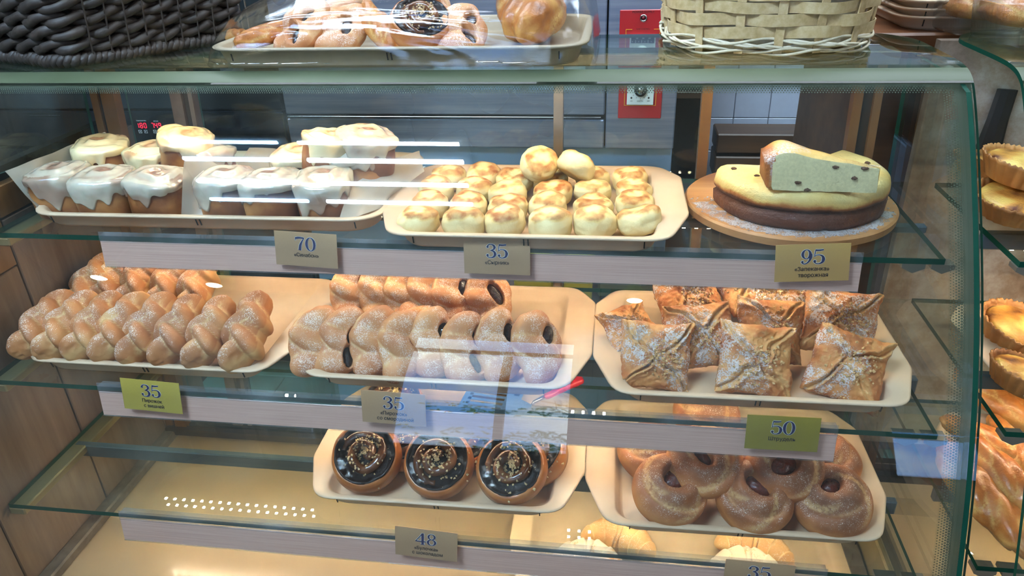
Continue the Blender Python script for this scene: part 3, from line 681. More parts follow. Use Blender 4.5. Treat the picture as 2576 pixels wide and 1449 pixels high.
sub(b, 'printed_frame', 'yellow_line')
b = MB(); b.lathe([(0, .0), (.0055, 0), (.0055, .003), (.0085, .003), (.0085, 0)], 20, M=Matrix.Rotation(PI/2, 3, 'X')); 
for i in range(len(b.v)): b.v[i] = tuple(Vector(b.v[i])+Vector(q(.06, .72)))
sub(b, 'pilot_light', 'chrome', True)
b = MB(); b.lathe([(0, .004), (.004, .003), (.0056, 0)], 16, c=q(.06, .72), M=Matrix.Rotation(PI/2, 3, 'X')); sub(b, 'lens', 'lens_red', True)
c0 = q(.07, -.26); sub(MB().box((c0[0], YO-.007, c0[2]-.002), (.062, .006, .062), bev=.001), 'meter_plate', 'white_plate')
sub(MB().box((c0[0], YO-.0105, c0[2]+.018), (.055, .002, .016)), 'meter_window', 'black_glass')
b = MB()
for k in range(7): b.box((c0[0]-.0245+k*.0075, YO-.0118, c0[2]+.0135), (.0008, .0004, .007 if k % 2 else .003))
sub(b, 'scale_mark', 'white_print')
for k, s in enumerate(('100', '200', '300')): text(s, .0042, Matrix.Translation((c0[0]-.0245+(1+2*k)*.0075+.003, YO-.0119, c0[2]+.021)) @ FRONT, 'white_print', ov)
b = MB(); b.lathe([(.016, 0), (.016, .0015), (.011, .0015), (.011, .005), (0, .005)], 24, c=(c0[0], YO-.0105, c0[2]-.012), M=Matrix.Rotation(PI/2, 3, 'X')); sub(b, 'dial', 'white_plate', True)
text('POWER SUPPLY', .0075, Matrix.Translation(q(.05, .92)) @ FRONT, 'black_print', ov)
text('TEMP CONTROL', .0045, Matrix.Translation(q(.07, .345)) @ FRONT, 'black_print', ov)
q, sub, frame, w, h = control(1558, 186, 1662, 298, 1)
sub(frame(-.72, .72, -.40, 1.1), 'printed_frame', 'yellow_line')
c0 = q(0, .18); sub(MB().box((c0[0], YO-.007, c0[2]+.006), (.066, .006, .072), bev=.001), 'dial_plate', 'white_plate')
b = MB(); b.lathe([(.0165, 0), (.0155, .007), (.014, .009)], 28, c=(c0[0], YO-.010, c0[2]+.008), M=Matrix.Rotation(PI/2, 3, 'X')); sub(b, 'knob', 'black', True)
b = MB(); b.lathe([(.0105, 0), (.0095, .004), (0, .004)], 24, c=(c0[0], YO-.0185, c0[2]+.008), M=Matrix.Rotation(PI/2, 3, 'X')); sub(b, 'knob_cap', 'chrome', True)
b = MB()
for k in range(10):
    th = R(-220+k*26); b.box((c0[0]+.022*math.cos(th), YO-.0102, c0[2]+.008+.022*math.sin(th)), (.0008, .0004, .003), rot=(0, -th+PI/2, 0))
for sx in (-.022, .021): b.lathe([(.0024, 0), (.0024, .0006), (0, .0006)], 12, c=(c0[0]+sx, YO-.0102, c0[2]-.012), M=Matrix.Rotation(PI/2, 3, 'X'))
sub(b, 'dial_mark', 'black_print')
text('ON', .004, Matrix.Translation((c0[0]-.022, YO-.0105, c0[2]-.020)) @ FRONT, 'black_print', ov); text('OFF', .004, Matrix.Translation((c0[0]+.021, YO-.0105, c0[2]-.020)) @ FRONT, 'black_print', ov)
text('DIGITAL', .0042, Matrix.Translation((c0[0], YO-.0105, c0[2]-.020)) @ FRONT, 'black_print', ov)
# black convection oven on the left
bo = empty('black_oven', (-1.9, YO, 0)); tag(bo, 'black glass oven with red digits left of the steel oven', 'oven')
opart(rect(-3.0, -.908, .3, zr(.35), YO+.03, .6), 'body', 'oven_dark', bo); opart(rect(-3.0, -.912, zr(-.60), zr(-.495), YO+.005, .03), 'control_strip', 'black_glass', bo)
opart(rect(-3.0, -.912, zr(-.49), zr(.2), YO+.01, .03), 'oven_door', 'oven_dark', bo); opart(rect(-3.0, -.912, zr(-1.1), zr(-.605), YO+.01, .03), 'oven_door', 'black_glass', bo)
opart(rect(-1.06, -1.0, zr(-.4), zr(.1), YO-.01, .02), 'edge_strip', 'steel', bo)
for zz in (-.665, -.685): opart(rect(-3.0, -1.2, zr(zz), zr(zz)+.003, YO+.006, .006, .0005), 'door_trim', 'alu', bo)
for px in (596, 612): 
    a = aty(px, 10, YO); opart(rect(a.x, a.x+.002, zr(-.3), zr(.1), YO+.004, .008, .0005), 'door_trim', 'alu', bo)
SEG = {'1': 'bc', '8': 'abcdefg', '0': 'abcdef', '7': 'abc', '4': 'fgbc', '9': 'abfgcd'}
def seg_digit(b, ch, ox, oz, w, h, y, t=.0015):
    for s in SEG[ch]:
        cx, cz, hz = {'a': (w/2, h, 1), 'g': (w/2, h/2, 1), 'd': (w/2, 0, 1), 'f': (0, h*.75, 0), 'b': (w, h*.75, 0), 'e': (0, h*.25, 0), 'c': (w, h*.25, 0)}[s]
        b.box((ox+cx, y, oz+cz), ((w-t) if hz else t, .001, t if hz else (h/2-t)))
b = MB(); yd = YO+.004
for ch, px in (('1', 345), ('8', 354.5), ('0', 364), ('7', 383), ('4', 391.5), ('9', 401)):
    a = aty(px, 322, yd); seg_digit(b, ch, a.x, a.z, .0064, .0140, yd)
opart(b, 'led_digits', 'led_red', bo)
b = MB(); a = aty(329, 321, yd); b.lathe([(.0055, 0), (.0055, .001), (.003, .001), (.003, .0014), (0, .0014)], 20, c=a, M=Matrix.Rotation(PI/2, 3, 'X')); opart(b, 'power_button', 'white_print', bo)
b = MB()
for px in (353, 367, 390, 404):
    a = aty(px, 331, yd)
    for s in ((-1, 0), (1, 0), (0, -1), (0, 1)): b.box((a.x+s[0]*.0042, yd, a.z+s[1]*.0042), (.0008 if s[0] else .009, .0006, .0008 if s[1] else .009))
    d = -1 if px in (353, 390) else 1
    b.add([(a.x+d*.002, yd-.0004, a.z), (a.x-d*.0016, yd-.0004, a.z+.002), (a.x-d*.0016, yd-.0004, a.z-.002)], [(0, 1, 2)])
opart(b, 'arrow_key', 'white_print', bo)
a = aty(355, 304, yd); text('ТЕМПЕРАТУРА', .0042, Matrix.Translation(a) @ FRONT, 'white_print', bo); a = aty(392, 305, yd); text('ВРЕМЯ', .0042, Matrix.Translation(a) @ FRONT, 'white_print', bo)
# rack of cartons under the oven, tiles and wooden bench to the right
def carton(x0, x1, z0, z1, y, lab, mat='carton'):
    o = MB().box(((x0+x1)/2, y+.12, (z0+z1)/2), (x1-x0, .24, z1-z0), bev=.004).build('carton', mat); tag(o, lab, 'carton', 'cartons behind the case'); return o
lowz = aty(1488, 760, 1.5).z
for k, (p0, p1, lab) in enumerate((((1290, 640), (1385, 735), 'olive carton behind the twisted buns, left of the metal post'), ((1418, 655), (1490, 698), 'small yellow carton right of the metal post, upper one'), ((1418, 702), (1488, 760), 'small yellow carton right of the metal post, lower one'))):
    a, c = aty(p0[0], p0[1], 1.5), aty(p1[0], p1[1], 1.5); carton(a.x, c.x, (lowz+.001, c.z, lowz+.001)[k], a.z-.001, 1.5, lab)
a, c = aty(1505, 660, 1.52), aty(1640, 790, 1.52); o = MB().box(((a.x+c.x)/2, 1.64, (a.z+lowz)/2+.001), (c.x-a.x, .24, a.z-lowz), bev=.006).build('crate', 'crate_grey'); tag(o, 'grey crate beside the yellow cartons behind the case', 'crate')
st = empty('storage_rack', (.0, 1.62, 0)); tag(st, 'low metal rack carrying the cartons behind the case', 'rack')
opart(MB().box((.03, 1.63, lowz-.012), (.62, .30, .018), bev=.002), 'rack_shelf', 'grey_frame', st)
for x in (-.26, .32):
    for y in (1.50, 1.76): opart(MB().box((x, y, (lowz-.02)/2), (.02, .02, lowz-.02)), 'leg', 'grey_frame', st)
tw = MB().box((.75, 2.44, 1.0), (1.2, .04, 2.0)).build('wall_tiled', 'grout'); struct(tw)
tb = MB().box((0, 0, 0), (.106, .008, .106), bev=.0015).mesh('tile', 'tile'); p0 = aty(1790, 303, 2.41)
for i in range(12):
    for j in range(7): link('tile', tb, tw).location = (.20+i*.108, 2.416, p0.z-.054-.108+j*.108-.1)
bn = empty('wooden_bench', (.6, 2.2, 0)); tag(bn, 'dark brown wooden bench before the white tiles', 'bench')
a, c = aty(1790, 335, 2.25), aty(2170, 393, 2.25)
opart(MB().box((.665, 2.30, a.z-.03), (.74, .12, .06), bev=.004), 'back_board', 'dark_wood', bn); opart(MB().box((.665, 2.30, a.z-.105), (.74, .12, .07), bev=.004), 'back_board', 'dark_wood', bn)
opart(MB().box((.665, 2.14, a.z-.22), (.74, .30, .05), bev=.004), 'seat', 'dark_wood', bn)
for x in (.34, .99):
    opart(MB().box((x, 2.16, (a.z-.245)/2), (.05, .26, a.z-.245)), 'leg', 'dark_wood', bn)
rk = empty('slatted_rack', (.2, 2.0, 0)); tag(rk, 'dark slatted rack between the steel oven and the white tiles', 'rack')
opart(rect(.155, .27, .2, 1.32, 2.3, .04), 'back_panel', 'black', rk)
for k in range(9): opart(MB().box((.20, 2.26, 1.02+k*.045), (.085, .03, .02), bev=.002), 'slat', 'dark_wood', rk)
for x in (.158, .262): opart(MB().box((x, 2.26, .67), (.012, .05, 1.34)), 'upright', 'dark_wood', rk)
# ------------------------------------------------------------------ pastry builders (each returns [(part name, mesh), ...])
def uvdirs(nu, nv, axis='y'):
    th = (np.arange(nu)+.5*0)*2*PI/nu; ph = np.linspace(0, PI, nv)
    P, T = np.meshgrid(ph, th, indexing='ij')
    a, b, c = np.sin(P)*np.cos(T), np.sin(P)*np.sin(T), np.cos(P)
    D = {'y': (a, c, b), 'z': (a, b, c), 'x': (c, a, b)}[axis]
    return np.stack(D, -1)
def gridfaces(nv, nu, flip=False):
    F = []
    for i in range(nv-1):
        for j in range(nu):
            k = (j+1) % nu; q = (i*nu+j, i*nu+k, (i+1)*nu+k, (i+1)*nu+j); F.append(q[::-1] if flip else q)
    return F
def smooth_grid(P, it, w=.5):
    for _ in range(it):
        Q = P.copy()
        Q[1:-1] = P[1:-1]*(1-w)+w*.25*(P[:-2]+P[2:]+np.roll(P, 1, 1)[1:-1]+np.roll(P, -1, 1)[1:-1])
        Q[0] = Q[1].mean(0); Q[-1] = Q[-2].mean(0); P = Q
    return P
_ng = {}
def vnoise(P, scale, seed=0):
    """smooth value noise at the points P"""
    if seed not in _ng: _ng[seed] = np.random.default_rng(seed+100).random((16, 16, 16))*2-1
    G = _ng[seed]; Q = np.asarray(P)*scale; I = np.floor(Q).astype(int); f = Q-I; f = f*f*(3-2*f); r = 0
    for dx in (0, 1):
        for dy in (0, 1):
            for dz in (0, 1):
                w = (f[..., 0] if dx else 1-f[..., 0])*(f[..., 1] if dy else 1-f[..., 1])*(f[..., 2] if dz else 1-f[..., 2])
                r = r+w*G[(I[..., 0]+dx) % 16, (I[..., 1]+dy) % 16, (I[..., 2]+dz) % 16]
    return r
def normals_grid(P):
    du = np.roll(P, -1, 1)-np.roll(P, 1, 1); dv = np.gradient(P, axis=0); n = np.cross(du, dv); n /= np.linalg.norm(n, axis=-1, keepdims=True)+1e-12; 
    c = P.mean((0, 1)); 
    if (n*(P-c)).sum() < 0: n = -n
    return n
def sstep(x, a, b): t = np.clip((x-a)/(b-a), 0, 1); return t*t*(3-2*t)
def lobed(ext, lobes, nu=64, nv=48, axis='y', it=2, zmin=None, nz=.02, seed=0, crease_w=.10):
    D = uvdirs(nu, nv, axis); sh = D.shape[:2]; d = D.reshape(-1, 3); T = []
    for c, r, rot in lobes:
        Rm = np.array(Euler([R(a) for a in rot]).to_matrix()); rr = np.array(r)
        o = (-np.array(c)) @ Rm/rr; dd = (d @ Rm)/rr
        A = (dd**2).sum(1); B = dd @ o; Cq = o @ o-1; disc = B*B-A*Cq
        t = np.where(disc > 0, (-B+np.sqrt(np.maximum(disc, 0)))/A, 0); T.append(np.maximum(t, 0))
    T = np.sort(np.array(T), 0); rmax = T[-1]; r2 = T[-2] if len(T) > 1 else T[-1]*0
    cre = np.clip(1-(rmax-r2)/crease_w, 0, 1)**1.5
    P = (d*rmax[:, None]).reshape(*sh, 3); P = smooth_grid(P, it)
    P = P*(1+nz*vnoise(P, 3.1, seed)[..., None]+nz*.5*vnoise(P, 8, seed+1)[..., None])
    if zmin is not None: P[..., 2] = np.where(P[..., 2] < zmin, zmin+(P[..., 2]-zmin)*.12, P[..., 2])
    cre = cre.reshape(sh)
    return P*np.array(ext), cre
def finish(name, P, mat, cre=None, brown=None, sugar=None, F=None):
    nv, nu = P.shape[:2]; n = normals_grid(P)
    if sugar is None: sugar = sstep(n[..., 2], -.1, .8)
    z = P[..., 2]; zz = (z-z.min())/(z.max()-z.min()+1e-9)
    if brown is None: brown = .35+.35*sstep(n[..., 2], .0, 1)+.12*vnoise(P, 60, 5)
    if cre is None: cre = np.zeros((nv, nu))
    F = F or gridfaces(nv, nu)
    c = P.reshape(-1, 3); f0 = F[len(F)//2]; fn = np.cross(c[f0[1]]-c[f0[0]], c[f0[2]]-c[f0[0]])
    if fn @ (c[f0[0]]-c.mean(0)) < 0: F = [f[::-1] for f in F]
    return npmesh(name, c, F, mat, {'crease': cre.ravel(), 'brown': brown.ravel(), 'sugar': sugar.ravel()})
def chips(n, fn, smin, smax, seed, mat='nut'):
    """chopped nuts: irregular little wedges; fn(r) gives a point and its normal"""
    r = random.Random(seed); b = MB()
    for _ in range(n):
        p, nn = fn(r); s = r.uniform(smin, smax); q = Euler((r.uniform(0, 6), r.uniform(0, 6), r.uniform(0, 6))).to_matrix()
        v = [(1, .1, -.3), (-.7, .8, -.4), (-.6, -.8, -.2), (.3, .5, .6), (.1, -.6, .7), (-.7, .1, .5)]
        b.add([Vector(p)+Vector(nn)*s*.3+(q @ Vector((x*r.uniform(.6, 1.2), y*r.uniform(.6, 1.1), z)))*s for x, y, z in v],
              [(0, 1, 3), (0, 4, 2), (0, 3, 4), (0, 2, 1), (1, 2, 5), (3, 1, 5), (4, 3, 5), (2, 4, 5)])
    return b.mesh('chopped_nuts', mat)

def make_syrnik(seed):
    D = uvdirs(48, 32, 'z'); p = 3.0
    rr = (np.abs(D[..., 0]**2+D[..., 1]**2)**(p/2)+np.abs(D[..., 2])**p)**(-1/p); P = D*rr[..., None]
    P = smooth_grid(P, 2)
    ext = np.array([.0305, .0295, .0178+.001*(seed % 3)])
    top = sstep(P[..., 2], .3, .8); rad = np.hypot(P[..., 0], P[..., 1])
    P[..., 2] -= .10*top*np.exp(-(rad/.38)**2)
    n1 = vnoise(P, 1.7, seed); n2 = vnoise(P, 4.5, seed+3)
    P = P*(1+.075*n1+.035*n2)[..., None]; P[..., 2] += .12*n1*top
    P[..., 2] = np.maximum(P[..., 2], -.92)
    ring = sstep(rad+.16*n2, .26, .52)
    brown = .18+.10*n2+(.62*ring+.04)*sstep(P[..., 2]+.22*n1+.12*n2, .50, .78)+.3*sstep(-P[..., 2], .7, .95)
    return [('syrnik', finish('syrnik', P*ext, 'syrnik', brown=brown))]

def make_braid(seed):
    r = random.Random(seed); L = [((0, 0, 0), (.62, .93, .70), (0, 0, 0))]
    n = 5
    for k in range(n):
        s = 1 if k % 2 else -1; y = -.78+1.56*k/(n-1); f = 1-.34*abs(y)**2
        L.append(((s*.17*f, y, .10*f), (.82*f, .31, .90*f), (0, r.uniform(-8, 8), s*(-32+r.uniform(-6, 6)))))
    P, c = lobed((.036, .054, .036), L, 60, 72, 'y', 1, -.72, .03, seed, .09)
    z = P[..., 2]/.036
    cre = c*sstep(z, -.5, .1)*.75
    brown = .42+.2*sstep(z, -.3, .7)+.16*vnoise(P, 45, seed)-.35*sstep(vnoise(P, 28, seed+2)+.55*(z < .15), .55, .85)
    return [('braided_bun', finish('braided_bun', P, 'braid', cre, brown))]

def make_twist(seed):
    r = random.Random(seed); j = lambda a: r.uniform(-a, a)
    L = [((0, 0, -.1), (.90, .96, .70), (0, 0, 0)),
         ((-.06+j(.05), .56, .0), (.78, .46, .86), (0, 0, 24+j(8))),
         ((-.12+j(.05), -.03+j(.05), .10), (.86, .40, .92), (0, 0, -20+j(8))),
         ((.02+j(.05), -.58, .0), (.84, .46, .84), (0, 0, 16+j(10))),
         ((.42, .10, .0), (.50, .60, .66), (0, 0, j(8)))]
    E = np.array((.043, .051, .0265))
    P, c = lobed((1, 1, 1), L, 64, 60, 'z', 2, None, .035, seed, .10)
    holes = [(.34+j(.06), .26+j(.06), .32, .22, 55+j(15))]
    if seed % 2: holes.append((.28+j(.08), -.48+j(.06), .34, .19, -50+j(15)))
    if seed == 2: holes = [(.24, .02, .44, .23, -62)]
    fill = []; dep = np.zeros(P.shape[:2])
    for hx, hy, a, b_, rot in holes:
        ca, sa = math.cos(R(rot)), math.sin(R(rot)); dx, dy = P[..., 0]-hx, P[..., 1]-hy
        d = np.sqrt(((dx*ca+dy*sa)/a)**2+((-dx*sa+dy*ca)/b_)**2); up = P[..., 2] > 0
        dep = np.maximum(dep, np.where(up, 1-sstep(d, .75, 1.12), 0)); rim = np.where(up, np.exp(-((d-1.25)/.25)**2), 0)
        P[..., 2] += .07*rim
        fill.append((hx, hy, a, b_, rot))
    P[..., 2] = P[..., 2]*(1-dep)+dep*.20
    P[..., 2] = np.maximum(P[..., 2], -.62)
    brown = .44+.18*vnoise(P, 1.6, seed)-.22*c
    m = finish('dough', P*E, 'twist', c*.55*(P[..., 2] > 0), brown)
    b = MB()
    for hx, hy, a, b_, rot in fill:
        D = uvdirs(20, 12, 'z'); q = D*np.array((a*1.02, b_*1.02, .26))*(1+.12*vnoise(D, 4, seed))[..., None]; ca, sa = math.cos(R(rot)), math.sin(R(rot))
        x = q[..., 0]*ca-q[..., 1]*sa+hx; y = q[..., 0]*sa+q[..., 1]*ca+hy; v = np.stack([x*E[0], y*E[1], (q[..., 2]+.30)*E[2]], -1).reshape(-1, 3)
        b.add(v, gridfaces(12, 20, True))
    return [('dough', m), ('berry_filling', b.mesh('berry_filling', 'berry', True))]

def make_strudel(seed):
    r = random.Random(seed); N = 61; u = np.linspace(-1, 1, N); U, V_ = np.meshgrid(u, u, indexing='ij')
    h = .051; pin = .075
    ex = [1+r.uniform(-.06, .05) for _ in range(4)]
    cor = sstep(np.abs(U)*np.abs(V_), .55, 1.0); sc = 1+cor*np.where(U > 0, np.where(V_ > 0, ex[0]-1, ex[1]-1), np.where(V_ > 0, ex[2]-1, ex[3]-1))
    X = U*(1-pin*(1-V_**2))*sc; Y = V_*(1-pin*(1-U**2))*sc
    X3 = np.stack([U, V_, U*0], -1); n1 = vnoise(X3, 2.2, seed); n2 = vnoise(X3, 7, seed+1); n3 = vnoise(X3*np.array((1, 1, 1)), 15, seed+2)
    X = X+.055*n1*(1-.6*cor)+.014*n3; Y = Y+.055*vnoise(X3, 2.4, seed+4)*(1-.6*cor)+.014*vnoise(X3, 13, seed+7)
    T = ((1-np.abs(U)**2.6)*(1-np.abs(V_)**2.6))**.5
    Uw, Vw = U+.16*vnoise(X3, 1.7, seed+8), V_+.16*vnoise(X3, 1.7, seed+9)
    dg = np.minimum(np.abs(Uw-Vw), np.abs(Uw+Vw))/1.414; rad = np.maximum(np.abs(U), np.abs(V_))
    ridge = np.exp(-((dg-.10)/.055)**2)*sstep(rad, .12, .3)-1.1*np.exp(-(dg/.05)**2)*sstep(rad, .05, .25)
    hz = .0275*T+.0052*ridge*(.35+.65*T**.3)*(.6+.8*sstep(vnoise(X3, 2.6, seed+3), -.5, .5))+.0036*n1+.0021*n2+.0014*n3+.004*cor
    fl = np.sin((U*np.cos(.6)+V_*np.sin(.6))*60+6*n1)*.0005*(dg < .3); hz = hz+fl
    lo = -.010*T-.0012*n1
    top = np.stack([X*h, Y*h, hz], -1); bot = np.stack([X*h, Y*h, lo-.0012], -1)
    vs = np.concatenate([top.reshape(-1, 3), bot.reshape(-1, 3)]); K = N*N; F = []
    for i in range(N-1):
        for k in range(N-1):
            a = i*N+k; q = (a, a+N, a+N+1, a+1); F.append(q); F.append(tuple(x+K for x in q[::-1]))
    bd = [(0, k) for k in range(N-1)]+[(k, N-1) for k in range(N-1)]+[(N-1, N-1-k) for k in range(N-1)]+[(N-1-k, 0) for k in range(N-1)]
    for k in range(len(bd)):
        a, b = bd[k], bd[(k+1) % len(bd)]; A, B = a[0]*N+a[1], b[0]*N+b[1]; F.append((A, B, B+K, A+K))
    brown = .36+.30*n1+.16*n2-.22*np.exp(-(dg/.12)**2)*sstep(rad, .2, .5)+.16*(1-T)
    sug = np.clip(sstep(vnoise(X3, 1.6, seed+6)+.35*(1-rad), -.15, .45), 0, 1)
    at2 = lambda a, b: np.concatenate([a.ravel(), b.ravel()])
    me = npmesh('pastry', vs, F, 'puff', {'brown': at2(brown, brown+.2), 'crease': at2(np.clip(.75*np.exp(-((dg-.04)/.05)**2)*sstep(rad, .2, .5)+.35*sstep(n3, .2, .6), 0, 1), brown*0), 'sugar': at2(sug, sug*0)})
    cl = [(r.uniform(-.45, .45), r.uniform(-.45, .45)) for _ in range(4)]
    def pt(q):
        c = q.choice(cl); a, b = max(-.9, min(.9, q.gauss(c[0], .26))), max(-.9, min(.9, q.gauss(c[1], .26))); i, k = int((a+1)/2*(N-1)), int((b+1)/2*(N-1))
        return top[i, k], (0, 0, 1)
    return [('pastry', me), ('chopped_nuts', chips(110, pt, .0015, .0034, seed, 'nut_toast'), None, 'stuff')]

def make_roll(seed):
    r = random.Random(seed); Rb, H = .056, .050
    prof = [(.0, 0), (.038, 0), (.047, .003), (.0545, .013), (.0565, .024), (.0545, .036), (.0515, .0425), (.048, .0450), (.0455, .0435), (.044, .036), (.0, .032)]
    b = MB(); b.lathe(prof, 56)
    V = np.array(b.v); n1 = vnoise(V*0+V, 28, seed); V *= (1+.025*n1)[:, None]; V[:, 2] += .002*vnoise(V, 40, seed+1)*(V[:, 2] > .02)
    me = bpy.data.meshes.new('bun'); me.from_pydata(V.tolist(), [], b.f); me.materials.append(MT['roll']); me.polygons.foreach_set('use_smooth', [True]*len(me.polygons))
    for k, a in (('brown', .38+.2*(V[:, 2] > .03)+.1*n1), ('crease', n1*0), ('sugar', n1*0)):
        q = me.attributes.new(k, 'FLOAT', 'POINT'); q.data.foreach_set('value', np.ascontiguousarray(a, dtype=np.float32))
    ph0 = r.uniform(0, 6.3); turns = 1.62; N = 110; cen, rad_, hh = [], [], []
    for i in range(N):
        t = i/(N-1); th = ph0+t*turns*2*PI; rr = .005+(.0345-.005)*t**.8
        rr *= 1+.04*math.sin(3*th+seed); zt = .0475-.008*(rr/.04)**2+.0018*math.sin(5*t*6+seed)
        cen.append((rr*math.cos(th), rr*math.sin(th), zt)); rad_.append(.0082*(1.12-.25*t)*(1 if .02 < t < .97 else .6))
    c = MB(); c.tube(cen, rad_, 12, flat=1.15)
    Vc = np.array(c.v); Vc[:, 2] = np.where(Vc[:, 2] < .034, .034, Vc[:, 2]); Vc += .0006*vnoise(Vc, 140, seed)[:, None]
    mc = npmesh('dough_coil', Vc, c.f, 'coil', {'brown': .5+.3*vnoise(Vc, 60, seed+2), 'crease': np.zeros(len(Vc)), 'sugar': np.zeros(len(Vc))})
    D = MB(); rr_ = 18; D.lathe([(0, .0425), (.012, .042), (.024, .0405), (.034, .0385), (.0445, .0385), (.0468, .041), (.048, .0455), (.0465, .0475), (.044, .045), (.0405, .0425)], 48)
    Vd = np.array(D.v); Vd[:, 2] += .0030*vnoise(Vd, 90, seed+4)+.0016*vnoise(Vd, 240, seed+5); Vd[:, :2] *= (1+.03*vnoise(Vd, 50, seed+6))[:, None]
    mdk = npmesh('chocolate_filling', Vd, D.f, 'choc')
    # thin sugar glaze running over the top and down the side
    G = MB(); nn = 64; L = []
    for k, (ro, z) in enumerate(((.003, .0535), (.014, .0528), (.026, .0502), (.038, .0468), (.0475, .0482), (.0525, .0440), (.0568, .034))):
        ring = []
        for a in range(nn):
            th = 2*PI*a/nn; dr = .5+.5*math.sin(3*th+seed)*math.sin(7*th+seed*2); zz = z
            if k == 6: zz = .040-.016*dr; 
            if k == 5: zz = .0445
            ring.append((ro*math.cos(th), ro*math.sin(th), zz))
        L.append(ring)
    G.loops(L, cap0=True, cap1=False)
    def pt(q):
        a, rr = q.uniform(0, 6.3), abs(q.gauss(0, .021)); x, y = rr*math.cos(a)+.004*math.sin(seed), rr*math.sin(a)+.005*math.cos(seed*2); z = .0415
        for (cx_, cy_, cz_), rt in zip(cen, rad_):
            d2 = (x-cx_)**2+(y-cy_)**2
            if d2 < rt*rt: z = max(z, cz_+1.15*math.sqrt(rt*rt-d2))
        return (x, y, z), (0, 0, 1)
    return [('bun', me), ('chocolate_filling', mdk), ('dough_coil', mc), ('sugar_glaze', G.mesh('sugar_glaze', 'glaze', True)), ('chopped_nuts', chips(120, pt, .0018, .0034, seed), None, 'stuff')]

def make_jambun(seed):
    r = random.Random(seed); nu, nv = 72, 56; D = uvdirs(nu, nv, 'z'); p = 2.35
    rr = (np.abs(D[..., 0]**2+D[..., 1]**2)**(p/2)+np.abs(D[..., 2])**p)**(-1/p); P = smooth_grid(D*rr[..., None], 2)
    up = sstep(P[..., 2], .15, .55); x, y = P[..., 0], P[..., 1]; ro = np.hypot(x, y); th = np.arctan2(y, x)
    cre = np.zeros_like(ro)
    kind = seed % 4
    hx, hy, ha, hb, hr = [(.14, .16, .40, .30, 20), (.05, .16, .40, .25, -35), (-.08, .22, .30, .24, 50), (.08, .06, .34, .18, -20)][kind]
    # a rolled lip: a ridge winding round the jam
    dx, dy = x-hx, y-hy; rh = np.hypot(dx, dy); ah = np.arctan2(dy, dx)
    sp_ = .46+.09*((ah-r.uniform(-1, 1)) % (2*PI))/(2*PI)*(2 if kind == 0 else 1)
    ridge = np.exp(-((rh-sp_)/.17)**2); outer = np.exp(-((rh-sp_-.30)/.06)**2)
    arc_ = .35+.65*sstep(np.cos(ah-(-1.9 if kind != 2 else -1.2)), -.6, .5)
    P[..., 2] += up*(.20*ridge*arc_-.12*outer*arc_)
    cre = up*outer*arc_*(.75 if kind == 0 else .3)*sstep(vnoise(P, 3.0, seed+9), -.3, .4)
    ca, sa = math.cos(R(hr)), math.sin(R(hr)); d = np.sqrt(((dx*ca+dy*sa)/ha)**2+((-dx*sa+dy*ca)/hb)**2)
    dep = up*(1-sstep(d, .72, 1.1)); P[..., 2] = P[..., 2]*(1-dep)+dep*.45
    swl = np.sin((2 if kind != 1 else 3)*th+ro*8+seed*2.1); P[..., 2] += up*.060*swl*(1-dep)*sstep(ro, .15, .45); cre = np.maximum(cre, up*sstep(-swl, .72, .98)*.6*sstep(ro, .3, .5)*(1-dep))
    P = P*(1+.02*vnoise(P, 2.4, seed))[..., None]; P[..., 2] = np.maximum(P[..., 2], -.72)
    z = P[..., 2]; E = np.array((.056, .056, .0345))
    brown = .34+.42*sstep(z, .1, .8)+.10*vnoise(P, 2.2, seed+1)+.12*ridge*up-.08*sstep(-z, 0, .6)
    m = finish('dough', P*E, 'jambun', cre, brown)
    Dq = uvdirs(24, 12, 'z'); q = Dq*np.array((ha*1.0, hb*1.0, .34))*(1+.10*vnoise(Dq, 4, seed))[..., None]
    v = np.stack([(q[..., 0]*ca-q[..., 1]*sa+hx)*E[0], (q[..., 0]*sa+q[..., 1]*ca+hy)*E[1], (q[..., 2]+.42)*E[2]], -1).reshape(-1, 3)
    return [('dough', m), ('jam_filling', MB().add(v, gridfaces(12, 24, True)).mesh('jam_filling', 'jam', True))]

def make_croissant(seed, dusted=False):
    r = random.Random(seed); nv, nu = 110, 40; P = np.zeros((nv, nu, 3)); cre = np.zeros((nv, nu)); seg = 7
    for i in range(nv):
        t = -1+2*i/(nv-1); a = t*1.02; cx, cy = .062*math.sin(a)*1.12, .034*(math.cos(a)-1)*1.6
        u = (t+1)/2*seg; f = u-math.floor(u); mid = abs(t)
        side = 1 if t < 0 else -1; ff = f if side > 0 else 1-f                       # each turn of dough overlaps the next one outwards
        R0 = .0305*max(.02, 1-mid**2.4)**.62*(1-.30*mid); bump_ = 1+.16*(ff**.8-.45)*(mid < .93)
        c = max(0, 1-min(f, 1-f)/.10)
        tx, ty = math.cos(a)*1.12*.062, -math.sin(a)*.034*1.6; L_ = math.hypot(tx, ty); nx_, ny_ = -ty/L_, tx/L_
        for k in range(nu):
            th = 2*PI*k/nu; sk = .006*math.sin(th)*(1 if t < 0 else -1)
            rr = R0*bump_; z = rr*.92*math.sin(th)
            P[i, k] = (cx+nx_*rr*1.08*math.cos(th)+sk*(1-mid), cy+ny_*rr*1.08*math.cos(th), z if z > -.017 else -.017+(z+.017)*.1); cre[i, k] = c*.5
    P = smooth_grid(P, 1); P += (.0010*vnoise(P, 60, seed))[..., None]; n_ = vnoise(P, 40, seed)
    sug = sstep(P[..., 2], -.012, .012)*(2.4 if dusted else .7)
    return [('croissant', finish('croissant', P, 'croissant', cre, .36+.2*n_+.16*sstep(P[..., 2], 0, .02), sug))]

